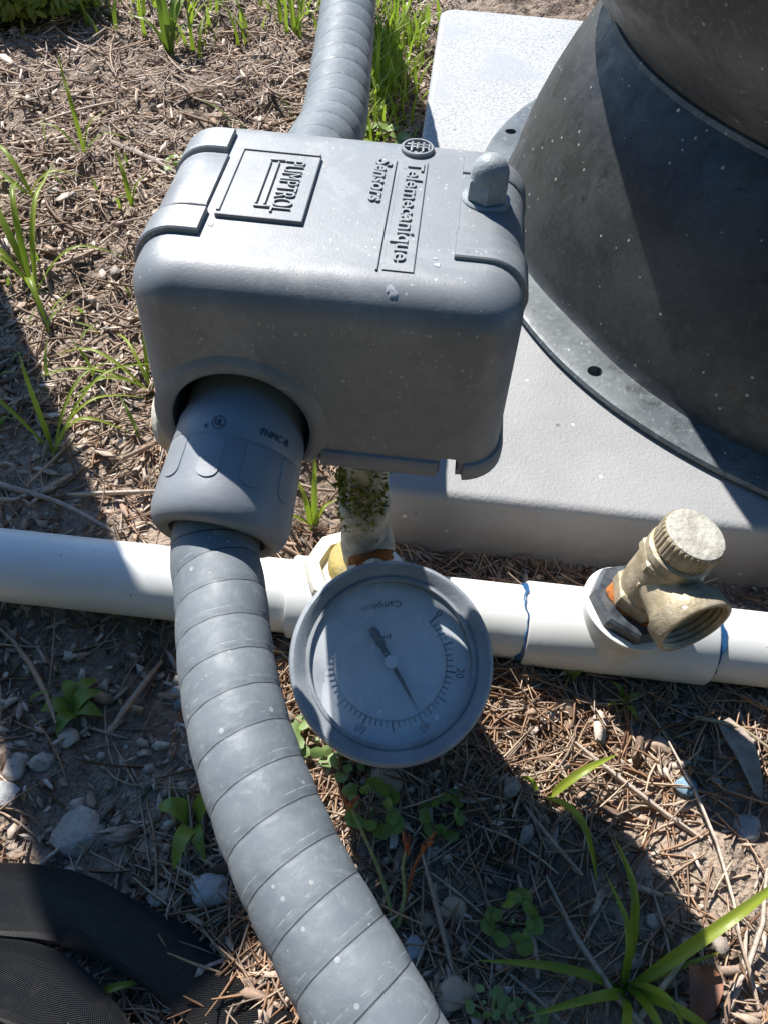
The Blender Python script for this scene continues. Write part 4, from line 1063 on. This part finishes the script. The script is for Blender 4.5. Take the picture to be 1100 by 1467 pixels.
# leafy shrub in the far left corner
b = ground_pt(-.42, .66); sh = thing('shrub', 'low bushy shrub with small rounded leaves in the far left corner', 'shrub', tuple(b))
n = 3600; d = RNG.normal(0, 1, (n, 3)); d /= np.linalg.norm(d, axis=1)[:, None]; rr = RNG.uniform(.45, 1, n)**.5
lump = .75+.5*fbm(d[:, 0]*2.5+5, d[:, 1]*2.5+d[:, 2]*2, 3, 77)
c = np.stack([b.x-.005+d[:, 0]*.095*rr*lump, b.y+d[:, 1]*.075*rr*lump, b.z+.030+np.abs(d[:, 2])*.055*rr*lump-.012], -1)
t1_ = RNG.normal(0, 1, (n, 3)); t1_ /= np.linalg.norm(t1_, axis=1)[:, None]; nrm = d*.7+np.array([0, 0, .6])+RNG.normal(0, .4, (n, 3)); nrm /= np.linalg.norm(nrm, axis=1)[:, None]
t1_ -= nrm*(t1_*nrm).sum(1)[:, None]; t1_ /= np.linalg.norm(t1_, axis=1)[:, None]; t2_ = np.cross(nrm, t1_); Lf = RNG.uniform(.005, .009, n)[:, None]
V = np.stack([c-t1_*Lf, c-t1_*Lf*.3+t2_*Lf*.42+nrm*Lf*.1, c+t1_*Lf*.45+t2_*Lf*.4+nrm*Lf*.1, c+t1_*Lf, c+t1_*Lf*.45-t2_*Lf*.4+nrm*Lf*.1, c-t1_*Lf*.3-t2_*Lf*.42+nrm*Lf*.1], 1)
base = (np.arange(n)*6)[:, None]
F = np.concatenate([np.concatenate([base, base+1, base+2, base+3], 1), np.concatenate([base, base+3, base+4, base+5], 1)], 0)
me = np_mesh('foliage', V.reshape(-1, 3), F, 4); add_tint(me, np.repeat(RNG.random(n), 6)); o = link_mesh('foliage', me, MAT['weed'], sh); o['kind'] = 'stuff'
for k in range(9):
    a = random.uniform(0, 2*pi); e = b + Vector((cos(a)*.06, sin(a)*.05, .05)); P, _ = resample(catmull([b-Vector((0, 0, .01)), b.lerp(e, .5)+Vector((0, 0, .012)), e], 5), .006)
    v, f, uv = sweep(P, [.0022*(1-.6*i/len(P)) for i in range(len(P))], 6); mk('stem', v, f, MAT['wood'], sh, uv=uv)

# timber post standing just outside the left of the frame: its shadow crosses the pipe
po = thing('timber_post', 'round weathered timber post left of the switch', 'post', (-.36, .3070, 0))
v, f = lathe([(-.1, .0405), (.0, .040), (.3, .039), (.60, .0385), (.608, .036), (.612, .02)], (-.36, .3070, 0), (.0, .0, 1), 40, mod=lambda th, t: 1+.02*sin(5*th)+.012*sin(11*th+t*9)); mk('shaft', v, f, MAT['wood'], po, ang=50)
v, f = lathe([(.52, .0390), (.522, .0402), (.536, .0402), (.538, .0390)], (-.36, .3070, 0), (0, 0, 1), 40); mk('wire_band', v, f, MAT['galv'], po)


# leafy screen added out of view behind the camera, to shut out low sky
hb = Vector((.05, -1.15, 0)); hg = thing('sky_blocker', 'added dark green leaf screen, unseen behind the camera, blocking low sky', 'sky_blocker', tuple(hb))
n = 9000; xx = RNG.uniform(-1.9, 1.9, n); zz = RNG.uniform(.03, 1.75, n)
dp = .34*(1-(zz/1.9)**3)*(.7+.6*fbm(xx*3, zz*3, 3, 91)); yy = np.where(RNG.random(n) < .65, dp, RNG.uniform(-1, 1, n)*dp)
c = np.stack([hb.x+xx, hb.y+yy, zz], -1); t1_ = RNG.normal(0, 1, (n, 3)); t1_ /= np.linalg.norm(t1_, axis=1)[:, None]; t2_ = np.cross(t1_, RNG.normal(0, 1, (n, 3))); t2_ /= np.linalg.norm(t2_, axis=1)[:, None]
Lf = RNG.uniform(.035, .07, n)[:, None]
V = np.stack([c-t1_*Lf, c+t2_*Lf*.5, c+t1_*Lf, c-t2_*Lf*.5], 1).reshape(-1, 3); F = np.arange(n*4).reshape(-1, 4)
me = np_mesh('foliage', V, F, 4); add_tint(me, np.repeat(RNG.random(n), 4)); o = link_mesh('foliage', me, MAT['sky_blocker'], hg); o['kind'] = 'stuff'
for k in range(8):
    x = hb.x-1.6+k*.45; P, _ = resample(catmull([(x, hb.y, -.05), (x+.03, hb.y+.03, .5), (x-.04, hb.y-.02, 1.1), (x+.02, hb.y, 1.6)], 6), .06)
    v, f, uv = sweep(P, [.022*(1-.7*i/len(P)) for i in range(len(P))], 8); mk('stem', v, f, MAT['wood'], hg, uv=uv)
